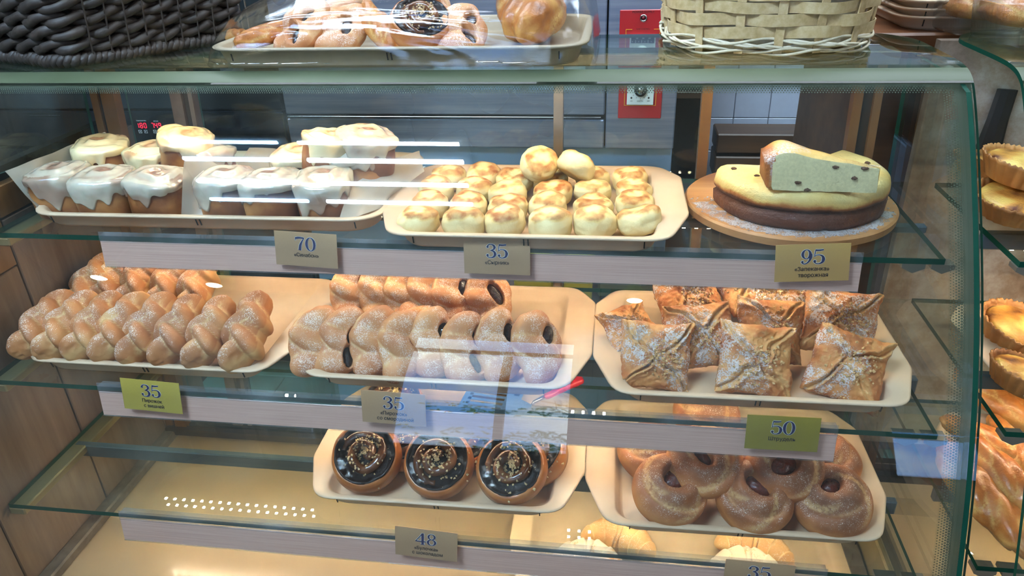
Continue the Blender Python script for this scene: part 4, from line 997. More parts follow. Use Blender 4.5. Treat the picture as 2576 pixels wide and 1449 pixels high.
def make_cinnamon(seed, warm=False, h=.070):
    r = random.Random(seed); n = 56; p = 3.2; Rr = .0405
    def rad(th): return Rr*(abs(math.cos(th))**p+abs(math.sin(th))**p)**(-1/p)*(.95+.035*math.sin(2*th+seed)+.02*math.sin(3*th+seed*2))
    L = []
    for z, s in ((0, .95), (.002, 1.0), (.015, 1.05), (.035, 1.06), (.054, 1.02), (.064, .94), (h, .78)):
        L.append([(s*rad(2*PI*k/n)*math.cos(2*PI*k/n), s*rad(2*PI*k/n)*math.sin(2*PI*k/n), z) for k in range(n)])
    b = MB(); b.loops(L); V = np.array(b.v); V *= (1+.03*vnoise(V, 45, seed))[:, None]
    bn = npmesh('bun', V, b.f, 'cinna', {'brown': .5+.35*vnoise(V, 40, seed+1)+.15*np.sin(V[:, 2]*160), 'crease': V[:, 2]*0, 'sugar': V[:, 2]*0})
    # icing: a thick coat with a soft swirl on top and tongues that run down
    n = 128; m = 56; P = np.zeros((m, n, 3)); cre = np.zeros((m, n)); ph = r.uniform(0, 6)
    ths = np.linspace(0, 2*PI, n, endpoint=False)
    dr = np.array([.011+.014*math.sin(t+ph*3)+.012*math.sin(3*t+ph)+.010*max(0, math.sin(6*t+ph*2))+.007*math.sin(11*t+ph*3) for t in ths]); dr = np.clip(dr, .006, .060)
    ox, oy = r.uniform(-.006, .006), r.uniform(-.006, .006)
    for i in range(m):
        for k in range(n):
            th = ths[k]; R0 = rad(th)*1.03+.0022
            if i < 30:
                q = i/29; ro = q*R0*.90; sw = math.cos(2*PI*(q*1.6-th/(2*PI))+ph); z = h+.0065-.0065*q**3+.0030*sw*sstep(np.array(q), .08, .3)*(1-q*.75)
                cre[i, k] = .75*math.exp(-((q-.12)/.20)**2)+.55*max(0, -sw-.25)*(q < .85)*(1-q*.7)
            else:
                q = (i-29)/(m-30); bl = min(1, q*2.6); ro = R0*(.90+.125*math.sin(bl*PI/2)); down = dr[k]+.008; z = h-down*max(0, (q*1.06-.06))**1.25
                ro += .0022*math.sin(min(1, q*1.02)*PI)-(.0040 if i == m-1 else 0)
            P[i, k] = (ro*math.cos(th)+ox*(1-min(1, i/29))**2, ro*math.sin(th)+oy*(1-min(1, i/29))**2, max(z, .001))
    P += (.0014*vnoise(P, 55, seed+3)+.0007*vnoise(P, 130, seed+4))[..., None]*np.array((1, 1, 1)); Q = P[29].copy(); P[:30] = smooth_grid(P[:30], 1); P[29] = Q; P[28] = .5*(P[27]+P[29])
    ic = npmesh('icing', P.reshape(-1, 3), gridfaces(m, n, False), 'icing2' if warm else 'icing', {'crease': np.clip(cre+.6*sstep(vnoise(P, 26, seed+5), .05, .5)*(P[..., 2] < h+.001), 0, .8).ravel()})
    return [('bun', bn), ('icing', ic)]

def make_quiche(seed, R0=.05, h=.030):
    n = 176; b = MB(); L = []
    for s, z in ((.70, 0), (.74, .002), (.95, h*.86), (1.0, h), (.96, h*1.02), (.90, h*.86), (.88, h*.72)):
        L.append([((s+.055*abs(math.sin(k*PI*22/n))*(z > .001)*(s > .72))*R0*math.cos(2*PI*k/n), (s+.055*abs(math.sin(k*PI*22/n))*(z > .001)*(s > .72))*R0*math.sin(2*PI*k/n), z+.0012*math.sin(k*1.7+seed)*(z > h*.9)) for k in range(n)])
    b.loops(L); V = np.array(b.v); sh = npmesh('pastry_shell', V, b.f, 'quiche', {'brown': .45+.3*vnoise(V, 50, seed)+.2*(V[:, 2] > h*.8), 'crease': V[:, 0]*0, 'sugar': V[:, 0]*0})
    t = MB(); t.lathe([(R0*.90, h*.78), (R0*.8, h*.93), (R0*.5, h*1.02), (R0*.2, h*1.05), (0, h*1.05)], 40); V = np.array(t.v); V[:, 2] += .0022*vnoise(V, 60, seed)+.0012*vnoise(V, 140, seed+1)
    fl = npmesh('filling', V, t.f, 'quiche_top', {'brown': .5+1.0*vnoise(V, 52, seed+2), 'crease': V[:, 0]*0, 'sugar': V[:, 0]*0})
    return [('pastry_shell', sh), ('filling', fl)]

def make_puffroll(seed, L0=.075, w=.034):
    r = random.Random(seed); L = [((0, 0, 0), (.86, .96, .8), (0, 0, 0))]
    for k in range(5):
        y = -.75+1.5*k/4; L.append(((.08*(-1)**k, y*.9, .12), (.95-.3*y*y, .34, .92-.28*y*y), (0, 0, 38)))
    P, c = lobed((w, L0, w*.72), L, 48, 60, 'y', 1, -.7, .04, seed, .08); z = P[..., 2]
    return [('pastry_roll', finish('pastry_roll', P, 'pastry_glazed', c*.6, .42+.3*vnoise(P, 35, seed)+.2*sstep(z, 0, .02)))]

# ------------------------------------------------------------------ trays
def convex_r(pts, ths):
    """distance from the middle to a closed convex outline, for the given angles"""
    P = np.array(pts); out = []
    for t in ths:
        d = np.array((math.cos(t), math.sin(t))); best = 0
        for i in range(len(P)):
            a, e = P[i], P[(i+1) % len(P)]-P[i]; den = d[0]*e[1]-d[1]*e[0]
            if abs(den) < 1e-12: continue
            s = (a[0]*e[1]-a[1]*e[0])/den; q = (a[0]*d[1]-a[1]*d[0])/den
            if s > 0 and -1e-9 <= q <= 1+1e-9: best = max(best, s)
        out.append(best)
    return np.array(out)
def rounded(pts, r, n=5):
    out = []; P = [Vector(p) for p in pts]
    for i, p in enumerate(P):
        rr = r[i] if hasattr(r, '__len__') else r
        a, b = (P[i-1]-p), (P[(i+1) % len(P)]-p); la, lb = min(rr, a.length*.45), min(rr, b.length*.45); A, B = p+a.normalized()*la, p+b.normalized()*lb
        for k in range(n+1): t = k/n; out.append(tuple((1-t)**2*A+2*t*(1-t)*p+t*t*B))
    return out
def tray_parts(handles=True, W=.45, D=.304, Wf=.384, H=.026, mat='tray'):
    yo = D/2
    if handles: out = rounded([(-Wf/2, -yo), (Wf/2, -yo), (W/2, -yo+.0925), (W/2, -yo+.251), (Wf/2, yo), (-Wf/2, yo), (-W/2, -yo+.251), (-W/2, -yo+.0925)], [.028, .028, .008, .008, .02, .02, .008, .008]); iw = Wf-.028
    else: out = rounded([(-W/2, -yo), (W/2, -yo), (W/2, yo), (-W/2, yo)], .06, 8); iw = W-.026
    inn = lambda k: rounded([(-iw/2+k, -yo+.011+k), (iw/2-k, -yo+.011+k), (iw/2-k, yo-.011-k), (-iw/2+k, yo-.011-k)], .032 if handles else .05, 8)
    ths = set(np.linspace(0, 2*PI, 96, endpoint=False).round(5))
    for p in out[::1]+inn(0): ths.add(round(math.atan2(p[1], p[0]) % (2*PI), 5))
    ths = sorted(ths); ring = lambda pts, z: [(r_*math.cos(t), r_*math.sin(t), z) for r_, t in zip(convex_r(pts, ths), ths)]
    sc = lambda pts, k: [(x*(1-k/abs(W/2)), y*(1-k/yo)) for x, y in pts]
    L = [ring(inn(.006), 0), ring(inn(.003), .004), ring(inn(-.003), H-.006), ring(sc(out, .004), H-.0055), ring(out, H-.003), ring(out, H-.001), ring(sc(out, .0025), H), ring(inn(-.0022), H), ring(inn(.001), H-.003), ring(inn(.006), .006), ring(inn(.012), .0032)]
    body = MB().loops(L).mesh('body', mat)
    for p in body.polygons: p.use_smooth = len(p.vertices) == 4
    ps = [('body', body)]
    nm = MB().box((0, 0, 0), (.0016, .0012, .011)).mesh('notch', 'notch')
    for x in (-iw*.44, -.002, .004, iw*.45): ps.append(('notch', nm, Matrix.Translation((x, -yo+.0072, H*.55)) @ Matrix.Rotation(R(15), 4, 'X')))
    return ps
TRAY = tray_parts(); TRAY_BIG = tray_parts(False, .57, .325, .57, .026); TRAY_DECK = tray_parts(True, .575, .36, .53, .024)
TRAY_SMALL = tray_parts(False, .42, .30, .42, .024, 'tray_dark')
# ------------------------------------------------------------------ trays on the shelves (front edge y, middle x in metres)
def tray(parts, x, yfront, z, D, rz, lab, grp='beige serving trays', cat='tray'):
    M = Matrix.Translation((x, yfront, z)) @ Matrix.Rotation(rz, 4, 'Z') @ Matrix.Translation((0, D/2, 0))
    return place('serving_tray', parts, M, lab, cat, grp)
tray(TRAY_BIG, -.621, .946, H1, .325, .012, 'large round-cornered beige tray under the iced cinnamon rolls')
tray(TRAY, -.1205, .905, H1, .304, .008, 'beige tray holding the pale curd fritters on the top shelf')
tray(TRAY, -.703, .845, H2, .304, 0, 'beige tray holding the braided buns on the middle shelf')
tray(TRAY, -.252, .844, H2, .304, .001, 'beige tray holding the twisted currant buns on the middle shelf')
tray(TRAY, .200, .844, H2, .304, .011, 'beige tray holding the square puff pastries on the middle shelf')
tray(TRAY, -.2574, .811, H3, .304, .013, 'beige tray holding the chocolate rolls on the lowest shelf')
tray(TRAY, .1936, .803, H3, .304, .015, 'beige tray holding the round jam buns on the lowest shelf')
tray(TRAY_DECK, .125, .835, HD, .36, .01, 'beige tray holding the croissants on the deck of the case')

# ------------------------------------------------------------------ curd fritters
SYR = [make_syrnik(i) for i in range(7)]
rows = [('front', H1+.023, [(1053, 557), (1167, 559), (1268, 557), (1384, 564), (1495, 560), (1607, 555)]),
        ('second', H1+.023, [(1082, 516), (1180, 520), (1278, 524), (1378, 519), (1493, 522), (1597, 514)]),
        ('third', H1+.023, [(1098, 478), (1194, 480), (1277, 488), (1392, 485), (1490, 482), (1595, 482)]),
        ('fourth', H1+.023, [(1130, 447), (1219, 443), (1295, 456), (1384, 456), (1490, 448), (1584, 451)])]
r = random.Random(3); k = 0
for nm, z, pts in rows:
    for i, (px, py) in enumerate(pts):
        s = (1.03 if nm == 'front' else .97)*r.uniform(.97, 1.03)
        rx = r.uniform(-5, 5); ry = r.uniform(-5, 5)
        if nm == 'fourth' and i == 1: ry = -9
        if nm == 'front' and i == 5: rx, s = 16, 1.05
        place('curd_fritter', SYR[(k*3+i) % 7], pose(at(px, py, z), rx, ry, r.uniform(0, 360), (s, s, s*(1.08 if nm == 'front' else 1))),
              f'{ORD[i]} fried curd fritter from the left in the {nm} row of its tray', 'fritter', 'curd fritters on the tray'); k += 1
place('curd_fritter', SYR[2], pose(at(1357, 413, H1+.058), 42, -6, 30, 1.0), 'curd fritter tilted on top of the back row, left of the upper two', 'fritter', 'curd fritters on the tray')
place('curd_fritter', SYR[4], pose(at(1450, 417, H1+.056), 40, 14, 120, 1.03), 'curd fritter tilted on top of the back row, right of the upper two', 'fritter', 'curd fritters on the tray')

# ------------------------------------------------------------------ braided buns
BR = [make_braid(i) for i in range(5)]
fr = [(118, 828, -8), (178, 832, -8), (245, 833, -6), (312, 834, -5), (380, 838, -4), (455, 843, -2), (535, 848, 0), (630, 846, 3)]
for i, (px, py, yaw) in enumerate(fr):
    s = 1.0 if i < 7 else 1.10
    place('braided_bun', BR[i % 5], pose(at(px, py-11, H2+.054), 20, -20, yaw-6, (s, s, s)), f'{ORD[i]} braided sugar-dusted bun from the left in the front row', 'bun', 'braided buns on the left tray')
bk = [(238, 720, -10), (297, 708, -8), (366, 706, -4), (438, 712, 0), (505, 722, 6)]
for i, (px, py, yaw) in enumerate(bk):
    place('braided_bun', BR[(i+2) % 5], pose(at(px, py-4, H2+.052), 22, -16, yaw-6, 1.02), f'{ORD[i]} braided golden bun from the left in the back row', 'bun', 'braided buns on the left tray')

# ------------------------------------------------------------------ twisted currant buns
TW = [make_twist(i) for i in range(6)]
fr = [(792, 858, 0, 12), (862, 858, 1, 20), (944, 860, 0, 8), (1016, 870, 4, 6), (1092, 862, 3, -2), (1170, 876, 5, 4), (1255, 868, 0, -4), (1352, 872, 4, -6)]
for i, (px, py, v, tilt) in enumerate(fr):
    M = Matrix.Translation(at(px, py, H2+.048)) @ Euler((0, 0, R(20)), 'XYZ').to_matrix().to_4x4() @ Euler((R(50), 0, 0), 'XYZ').to_matrix().to_4x4() @ Euler((0, R(14), R(-tilt)), 'XYZ').to_matrix().to_4x4()
    place('twisted_bun', TW[v], M, f'{ORD[i]} twisted currant bun from the left in the front row', 'bun', 'twisted currant buns on the middle tray')
bk = [(888, 735, 0, 8), (958, 738, 4, 6), (1022, 742, 0, 2), (1080, 745, 4, 0), (1142, 750, 0, -2), (1228, 748, 2, -4)]
for i, (px, py, v, tilt) in enumerate(bk):
    M = Matrix.Translation(at(px, py, H2+.050)) @ Euler((0, 0, R(18)), 'XYZ').to_matrix().to_4x4() @ Euler((R(52), 0, 0), 'XYZ').to_matrix().to_4x4() @ Euler((0, R(16 if i < 5 else 4), R(-tilt)), 'XYZ').to_matrix().to_4x4()
    place('twisted_bun', TW[v], M, f'{ORD[i]} twisted currant bun from the left in the back row', 'bun', 'twisted currant buns on the middle tray')
place('twisted_bun', TW[0], pose(at(1062, 800, H2+.028), 10, 0, 60, .9), 'twisted currant bun lying between the two rows', 'bun', 'twisted currant buns on the middle tray')

# ------------------------------------------------------------------ square puff pastries
ST = [make_strudel(i) for i in range(5)]
def leaned(px, py, z, lean, yaw, roll, s=1.0):
    return Matrix.Translation(at(px, py, z)) @ Euler((0, 0, R(yaw)), 'XYZ').to_matrix().to_4x4() @ Euler((R(lean), 0, 0), 'XYZ').to_matrix().to_4x4() @ Euler((0, 0, R(roll)), 'XYZ').to_matrix().to_4x4() @ Matrix.Scale(s, 4)
pl = [(1647, 897, .045, 58, 6, -5, 0, 1.0, 'puff pastry square leaning at the front left of its tray'),
      (1900, 905, .045, 58, 4, -6, 1, 1.03, 'puff pastry square leaning at the front middle of its tray'),
      (2130, 922, .040, 50, -6, -14, 2, 1.02, 'puff pastry square leaning at the front right of its tray'),
      (1757, 845, .052, 52, 6, 4, 3, .98, 'puff pastry square behind the front left and front middle ones'),
      (1935, 832, .055, 50, 2, -4, 4, .98, 'puff pastry square directly behind the front middle one'),
      (2110, 812, .060, 46, -6, -6, 0, 1.04, 'puff pastry square with browned top behind the front right one'),
      (1585, 828, .040, 34, 20, 12, 1, .80, 'puff pastry piece mostly hidden behind the front left one'),
      (1735, 766, .050, 34, 10, 6, 2, 1.06, 'pale puff pastry square at the back left, its side showing'),
      (1935, 765, .050, 34, -4, 10, 3, .96, 'puff pastry square in the middle of the back rows'),
      (1880, 728, .060, 18, 8, 14, 4, 1.0, 'heavily sugared puff pastry square at the very back, left of two'),
      (2050, 728, .060, 18, -8, 4, 1, 1.0, 'heavily sugared puff pastry square at the very back, right of two')]
for px, py, z, lean, yaw, roll, v, s, lab in pl:
    place('puff_pastry', ST[v], leaned(px, py, H2+z, lean, yaw, roll, s), lab, 'pastry', 'square puff pastries with nuts')

# ------------------------------------------------------------------ chocolate rolls
RO = [make_roll(i) for i in range(4)]
pl = [(922, 1148, .057, 34, 8, 0, 'chocolate spiral roll with nuts at the front left of its tray'), (1103, 1163, .057, 34, 2, 1, 'chocolate spiral roll with nuts at the front middle of its tray'), (1286, 1176, .057, 34, -4, 2, 'chocolate spiral roll with nuts at the front right of its tray'),
      (1006, 1100, .050, 24, 30, 3, 'chocolate roll half hidden behind the front left one'), (1160, 1104, .048, 24, 10, 0, 'chocolate roll half hidden behind the front middle one'), (1342, 1138, .046, 26, -30, 1, 'chocolate roll half hidden behind the front right one'),
      (990, 1014, .045, 12, 40, 2, 'chocolate roll with toasted nuts at the back under the price tag')]
for px, py, z, rx, rz, v, lab in pl:
    place('chocolate_roll', RO[v], Matrix.Translation(at(px, py, H3+z)) @ Euler((R(rx), 0, R(rz)), 'XYZ').to_matrix().to_4x4() @ Matrix.Translation((0, 0, -.03)), lab, 'roll', 'chocolate rolls with nuts')

# ------------------------------------------------------------------ jam buns
JB = [make_jambun(i) for i in range(4)]
pl = [(1684, 1233, .046, 26, 14, 0, 'jam bun with a dark curled lip at the front left of its tray'), (1897, 1250, .046, 28, -4, 1, 'jam bun with an oval jam eye at the front middle of its tray'), (2090, 1260, .045, 24, -14, 2, 'jam bun with a folded flap at the front right of its tray'),
      (1772, 1160, .080, 30, 150, 3, 'jam bun stacked between the front left and front middle ones'), (1974, 1169, .080, 26, 190, 0, 'jam bun stacked between the front middle and front right ones'),
      (1640, 1135, .032, 8, 60, 3, 'jam bun low behind the stacked left one'), (1868, 1150, .032, 8, 120, 1, 'jam bun low in the middle behind the stacked pair'), (2072, 1160, .032, 8, 30, 2, 'jam bun low behind the stacked right one'),
      (1777, 1042, .052, 14, 10, 1, 'jam bun with an orange jam eye at the back above the label rail')]
for px, py, z, rx, rz, v, lab in pl:
    place('jam_bun', JB[v], Matrix.Translation(at(px, py, H3+z)) @ Euler((R(rx), 0, R(rz if abs(rz) < 20 else 0)), 'XYZ').to_matrix().to_4x4() @ Euler((0, 0, R(0 if abs(rz) < 20 else rz)), 'XYZ').to_matrix().to_4x4(), lab, 'bun', 'round jam buns')

# ------------------------------------------------------------------ croissants on the deck
CRS = [make_croissant(0), make_croissant(1), make_croissant(2, True), make_croissant(3, True)]
for px, py, z, rz, v, s, lab in [(1560, 1350, .030, -14, 0, 1.06, 'golden croissant at the left of the deck tray'), (1900, 1372, .030, -16, 1, 1.06, 'golden croissant at the right of the deck tray'),
      (1480, 1400, .030, -6, 2, .98, 'heavily sugared croissant before the left golden one'), (1878, 1420, .030, -4, 3, .98, 'heavily sugared croissant above the cut-off price tag'),
      (1440, 1462, .028, -10, 1, .9, 'croissant at the lower edge of the deck tray')]:
    place('croissant', CRS[v], pose(at(px, py, HD+z), 0, 0, rz, s), lab, 'croissant', 'croissants on the deck tray')

# ------------------------------------------------------------------ cinnamon rolls with icing, on parchment
CI = [make_cinnamon(i) for i in range(4)]; CW = [make_cinnamon(i+4, True) for i in range(3)]
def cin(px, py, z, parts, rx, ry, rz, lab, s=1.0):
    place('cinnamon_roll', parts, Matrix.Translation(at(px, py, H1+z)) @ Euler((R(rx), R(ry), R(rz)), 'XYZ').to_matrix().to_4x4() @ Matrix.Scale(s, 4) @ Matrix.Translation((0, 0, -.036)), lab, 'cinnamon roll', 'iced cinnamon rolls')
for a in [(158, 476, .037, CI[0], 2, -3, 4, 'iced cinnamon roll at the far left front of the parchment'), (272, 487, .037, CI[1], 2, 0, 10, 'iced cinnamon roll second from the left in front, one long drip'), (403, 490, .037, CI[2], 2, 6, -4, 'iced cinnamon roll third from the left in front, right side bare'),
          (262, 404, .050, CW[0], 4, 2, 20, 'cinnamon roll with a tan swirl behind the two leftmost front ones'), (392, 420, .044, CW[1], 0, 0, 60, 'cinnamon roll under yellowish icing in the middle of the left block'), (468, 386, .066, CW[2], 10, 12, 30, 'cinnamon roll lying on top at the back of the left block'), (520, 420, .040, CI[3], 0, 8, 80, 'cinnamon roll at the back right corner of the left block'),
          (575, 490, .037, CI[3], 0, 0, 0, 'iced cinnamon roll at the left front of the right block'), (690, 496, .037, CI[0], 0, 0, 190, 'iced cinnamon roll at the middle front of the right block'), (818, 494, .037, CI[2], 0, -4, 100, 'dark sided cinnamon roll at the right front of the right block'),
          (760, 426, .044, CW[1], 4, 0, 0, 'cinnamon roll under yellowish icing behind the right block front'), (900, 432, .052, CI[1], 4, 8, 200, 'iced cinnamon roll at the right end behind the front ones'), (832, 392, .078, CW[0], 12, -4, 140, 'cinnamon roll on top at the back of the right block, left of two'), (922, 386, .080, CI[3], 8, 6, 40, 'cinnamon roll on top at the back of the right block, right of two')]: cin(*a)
def sheet(name, lo, hi, lab, n=28, m=14, wob=.004, seed=0, mid=.0):
    """a sheet of paper between two rows of points (lower and upper edge)"""
    def samp(P, t):
        P = [Vector(p) for p in P]; s = t*(len(P)-1); i = min(int(s), len(P)-2); return P[i].lerp(P[i+1], s-i)
    G = np.zeros((n, m, 3))
    for i in range(n):
        a, b = samp(lo, i/(n-1)), samp(hi, i/(n-1))
        for j in range(m):
            t = j/(m-1); p = a.lerp(b, t); G[i, j] = p
            G[i, j, 1] += mid*math.sin(t*PI)
    G[..., 1] += wob*vnoise(G, 22, seed)+wob*.5*vnoise(G, 60, seed+1); G[..., 2] += wob*.4*vnoise(G, 30, seed+2)
    b = MB(); b.grid(G.tolist()); G2 = G.copy(); G2[..., 1] += .0004; b.grid(G2[::-1].tolist())
    o = b.build(name, 'paper', None, True); return tag(o, lab, 'paper', 'sheets of parchment')
zf = H1+.006
sheet('parchment_sheet', [at(112, 540, zf+.01), at(150, 500, zf), at(260, 470, zf), at(370, 450, zf)], [aty(12, 432, 1.0), aty(120, 388, 1.06), aty(262, 333, 1.17), aty(368, 398, 1.19)], 'crumpled parchment standing up behind the left cinnamon rolls', seed=1)
sheet('parchment_sheet', [at(455, 560, zf), at(490, 556, zf), at(528, 556, zf)], [aty(462, 408, 1.0), aty(505, 395, 1.03), aty(560, 420, 1.05)], 'parchment strip between the two cinnamon roll blocks', n=14, seed=4, wob=.003)
sheet('parchment_sheet', [at(560, 470, zf), at(660, 460, zf), at(770, 455, zf)], [aty(625, 372, 1.19), aty(690, 372, 1.2), aty(770, 398, 1.2)], 'parchment standing up behind the left of the right block', n=16, seed=6)
sheet('parchment_sheet', [at(852, 556, zf+.015), at(900, 545, zf+.02), at(960, 520, zf+.02), at(985, 490, zf+.02)], [aty(880, 470, 1.02), aty(990, 400, 1.12), aty(1055, 380, 1.17), aty(1068, 430, 1.12)], 'parchment sticking out at the right end of the cinnamon rolls', n=16, seed=8)

# ------------------------------------------------------------------ curd casserole on a round board
c0 = Vector((.257, 1.094, H1))
brd = empty('round_board', (c0.x, c0.y, H1)); tag(brd, 'round bamboo board dusted with sugar under the curd casserole', 'board')
MB().lathe([(.146, 0), (.151, .003), (.152, .013), (.149, .016), (0, .016)], 72).build('board', 'board', brd, False)
rs = random.Random(4); fl = MB()
n = 60; inn, outr = [], []
for k in range(n+1):
    t = R(-170+150*k/n); ri, ro = .118+.006*math.sin(k*1.3), .144+.003*math.sin(k*2.1+1); inn.append((ri*math.cos(t), ri*math.sin(t)*.99, .0163)); outr.append((ro*math.cos(t), ro*math.sin(t), .0163))
fl.grid([[a, ((a[0]+b[0])/2, (a[1]+b[1])/2, .0172), b] for a, b in zip(inn, outr)])
for k in range(260):
    t = R(rs.uniform(-180, 60)); q = rs.uniform(.10, .149); fl.box((q*math.cos(t), q*math.sin(t), .0166), (rs.uniform(.001, .0026),)*2+(.0008,), rot=(0, 0, rs.uniform(0, 3)))
tag(fl.build('sugar_dusting', 'flour', brd), kind='stuff')
def cake_block(Rc, a0, a1, h, seed, rt=.012):
    """a sector of the round casserole: crust outside, cut faces towards the middle"""
    na, nr = 72, 10; rings = []
    path = [(.0, h), (.25, h), (.5, h), (.72, h+.001), (.86, h+.001), (.94, h-.0015), (.985, h-.006), (1.0, h-.013), (1.004, h-.022), (1.0, h*.50), (.940, h*.46), (1.012, h*.36), (1.0, .006), (.985, .001), (.5, 0), (.0, 0)]
    P = np.zeros((len(path), na, 3)); br = np.zeros((len(path), na))
    for i, (q, z) in enumerate(path):
        for k in range(na):
            t = R(a0+(a1-a0)*k/(na-1)); P[i, k] = (q*Rc*math.cos(t), q*Rc*math.sin(t), z)
            br[i, k] = .08 if z >= h-.002 else (.12 if z > h-.007 else (.20 if z > h-.014 else (.50 if z > h-.023 else .86)))
            if i in (14, 15): br[i, k] = .7
    n_ = vnoise(P, 30, seed); P[..., :2] *= (1+.018*n_)[..., None]; P[..., 2] += np.where(P[..., 2] > .01, .0026*n_+.0020*vnoise(P, 14, seed+1), 0); P[..., :2] *= (1+.012*vnoise(P*np.array((1, 1, 3)), 22, seed+8))[..., None]
    br = br+.16*n_+.14*vnoise(P, 70, seed+5)+.16*sstep(vnoise(P, 16, seed+3), .2, .6)*(br < .2)
    F = [(i*na+k, i*na+k+1, (i+1)*na+k+1, (i+1)*na+k) for i in range(len(path)-1) for k in range(na-1)]
    return P, br, F
ck = Vector((.266, 1.088, H1))
cake = empty('curd_casserole', (ck.x, ck.y, H1+.0165)); tag(cake, 'half of a round curd casserole with dark crust on the bamboo board', 'casserole')
P, br, F = cake_block(.122, -176, 44, .054, 3)
F = [f[::-1] for f in F]; n_ = vnoise(P, 20, 9)
crack = np.exp(-((P[..., 0]-.012-.004*n_)/.0018)**2)*(P[..., 1] < -.06); P[..., :2] *= (1-.05*crack)[..., None]
link('crust', npmesh('crust', P.reshape(-1, 3), F, 'cake', {'brown': (br+.25*crack).ravel(), 'sugar': (sstep(vnoise(P, 14, 12), .1, .5)*(P[..., 2] > .05)).ravel()}), cake)
cf = MB()
for k in (0, -1): 
    ring = [tuple(p) for p in P[:, k]]; cf.add(ring, [tuple(range(len(ring)))])
cf.build('cut_face', 'curd', cake)
def raisins(pts, par, s=.0042):
    b = MB(); q = random.Random(8)
    for p in pts:
        D = uvdirs(12, 8, 'z'); v = (D*np.array((s*q.uniform(.7, 1.5), s*q.uniform(.6, 1.0), s*.45))*(1+.4*vnoise(D, 3, q.randint(0, 9)))[..., None]).reshape(-1, 3)+np.array(p); o = MB().add(v, gridfaces(8, 12, True)).build('raisin', 'raisin', par, True)
raisins([(-.098, -.022, .0548), (-.070, -.052, .0548), (-.012, -.098, .0535), (.042, -.080, .0548), (.096, .012, .0548), (.083, -.028, .055)], cake)
ws = at(1932, 478, H1+.072)
wed = empty('casserole_slice', M=Matrix.Translation((ws.x, ws.y, H1+.072)) @ Matrix.Rotation(R(-2), 4, 'Z')); tag(wed, 'wedge of curd casserole lying cut side forward on the larger half', 'casserole')
# wedge: crust at its left end, long cut face towards the front
n = 44; Lw = .136
def wtop(x): return .050-.014*sstep(np.array(x), .02, Lw)+.004*math.exp(-((x-.02)/.02)**2)
def wback(x): return .066*(1-x/Lw)+.004
L = []
for i in range(n+1):
    x = Lw*i/n; e = .010*math.exp(-(x/.010)**2); hT = float(wtop(x))-e; yb = wback(x)-e*1.2; f0 = 0 if i else .010
    L.append([(x-.004*math.sin(0), f0, .0), (x, f0, .006), (x, f0, hT-.008), (x, f0+.002, hT-.002), (x, f0+.006, hT), (x, (yb+f0)*.5, hT+.001), (x, yb-.004, hT-.001), (x, yb, hT-.007), (x, yb, .004), (x, yb-.003, 0)])
L = np.array(L); n_ = vnoise(L, 40, 3); L[..., 1] += .0012*vnoise(L, 90, 6); L[..., 0] += .0020*vnoise(L, 70, 7); L[..., 2] += .0016*n_*(L[..., 2] > .005); L[..., 0] -= .010*np.exp(-(np.arange(n+1)/4.0)**2)[:, None]*(np.sin(np.linspace(0, PI, 10)))[None, :]
b = MB(); b.loops(L.tolist()); V = np.array(b.v); fs = b.f; cut, oth = [], []
for f in fs:
    js = [i % 10 for i in f]; xs_ = [V[i][0] for i in f]
    (cut if (len(f) == 4 and max(js) <= 3 and min(xs_) > .001) else oth).append(f)
me = npmesh('crust', V, oth, 'cake', {'brown': .30+.34*sstep(-V[:, 0], -.016, .006)+.12*vnoise(V, 40, 2), 'sugar': sstep(vnoise(V, 22, 4)+.5*(V[:, 0] < .05), .2, .6)*(V[:, 2] > .035)}); link('crust', me, wed)
ct = MB(); ct.v = [tuple(p) for p in V]; ct.f = cut; ct.mi = [0]*len(cut); ct.build('cut_face', 'curd', wed, True)
raisins([(.036, .0, .012), (.080, .0, .034), (.106, .0, .020), (.116, 0, .033), (.05, .0, .002)], wed, .0046)

# ------------------------------------------------------------------ cake server with red handle
b0, b1, b2 = at(1165, 1000, H3+.030), at(1330, 1018, H3+.034), at(1466, 950, H3+.075)
sv = empty('cake_server', b1); tag(sv, 'slotted steel cake server with red handle lying across the chocolate roll tray', 'server')
def rel(p): return Vector(p)-b1
ax = (b2-b1).normalized(); hd = MB(); pts = [rel(b1+(b2-b1)*t) for t in (.30, .36, .5, .7, .88, .97, 1.0)]; hd.tube(pts, [.0075, .0095, .0095, .0105, .0125, .012, .008], 14, flat=.65); hd.build('handle', 'red_handle', sv, True)
sh = MB(); sh.tube([rel(b1-(b1-b0)*-.05), rel(b1+(b2-b1)*.10), rel(b1+(b2-b1)*.34)], [.0030, .0032, .0034], 8); sh.build('shaft', 'chrome', sv, True)
d = (b1-b0); d.z = 0; d.normalize(); nrm = Vector((-d.y, d.x, 0)); L0 = (b1-b0).length
outl = [(0, -.020), (.012, -.030), (.045, -.034), (L0*.8, -.020), (L0*1.02, -.004), (L0*1.02, .004), (L0*.8, .020), (.045, .034), (.012, .030), (0, .020)]
bl = MB(); z0 = Vector((0, 0, .001))
for k in range(5):
    v0 = -.031+k*.0135; bl.box(rel(b0+d*(.055)+nrm*(v0+.004)+Vector((0, 0, .001))), (.09, .007, .0014), rot=(0, 0, math.atan2(d.y, d.x)))
for u in (.008, .098): bl.box(rel(b0+d*u+Vector((0, 0, .001))), (.016, .066, .0014), rot=(0, 0, math.atan2(d.y, d.x)))
tip = [(L0*.62, -.030), (L0*1.04, -.004), (L0*1.04, .004), (L0*.62, .030)]
vs = [rel(b0+d*u+nrm*v+Vector((0, 0, zz))) for zz in (.0004, .0018) for u, v in tip]; bl.add(vs, [(0, 1, 2, 3), (7, 6, 5, 4), (0, 4, 5, 1), (1, 5, 6, 2), (2, 6, 7, 3), (3, 7, 4, 0)])
bl.build('slotted_blade', 'chrome', sv)

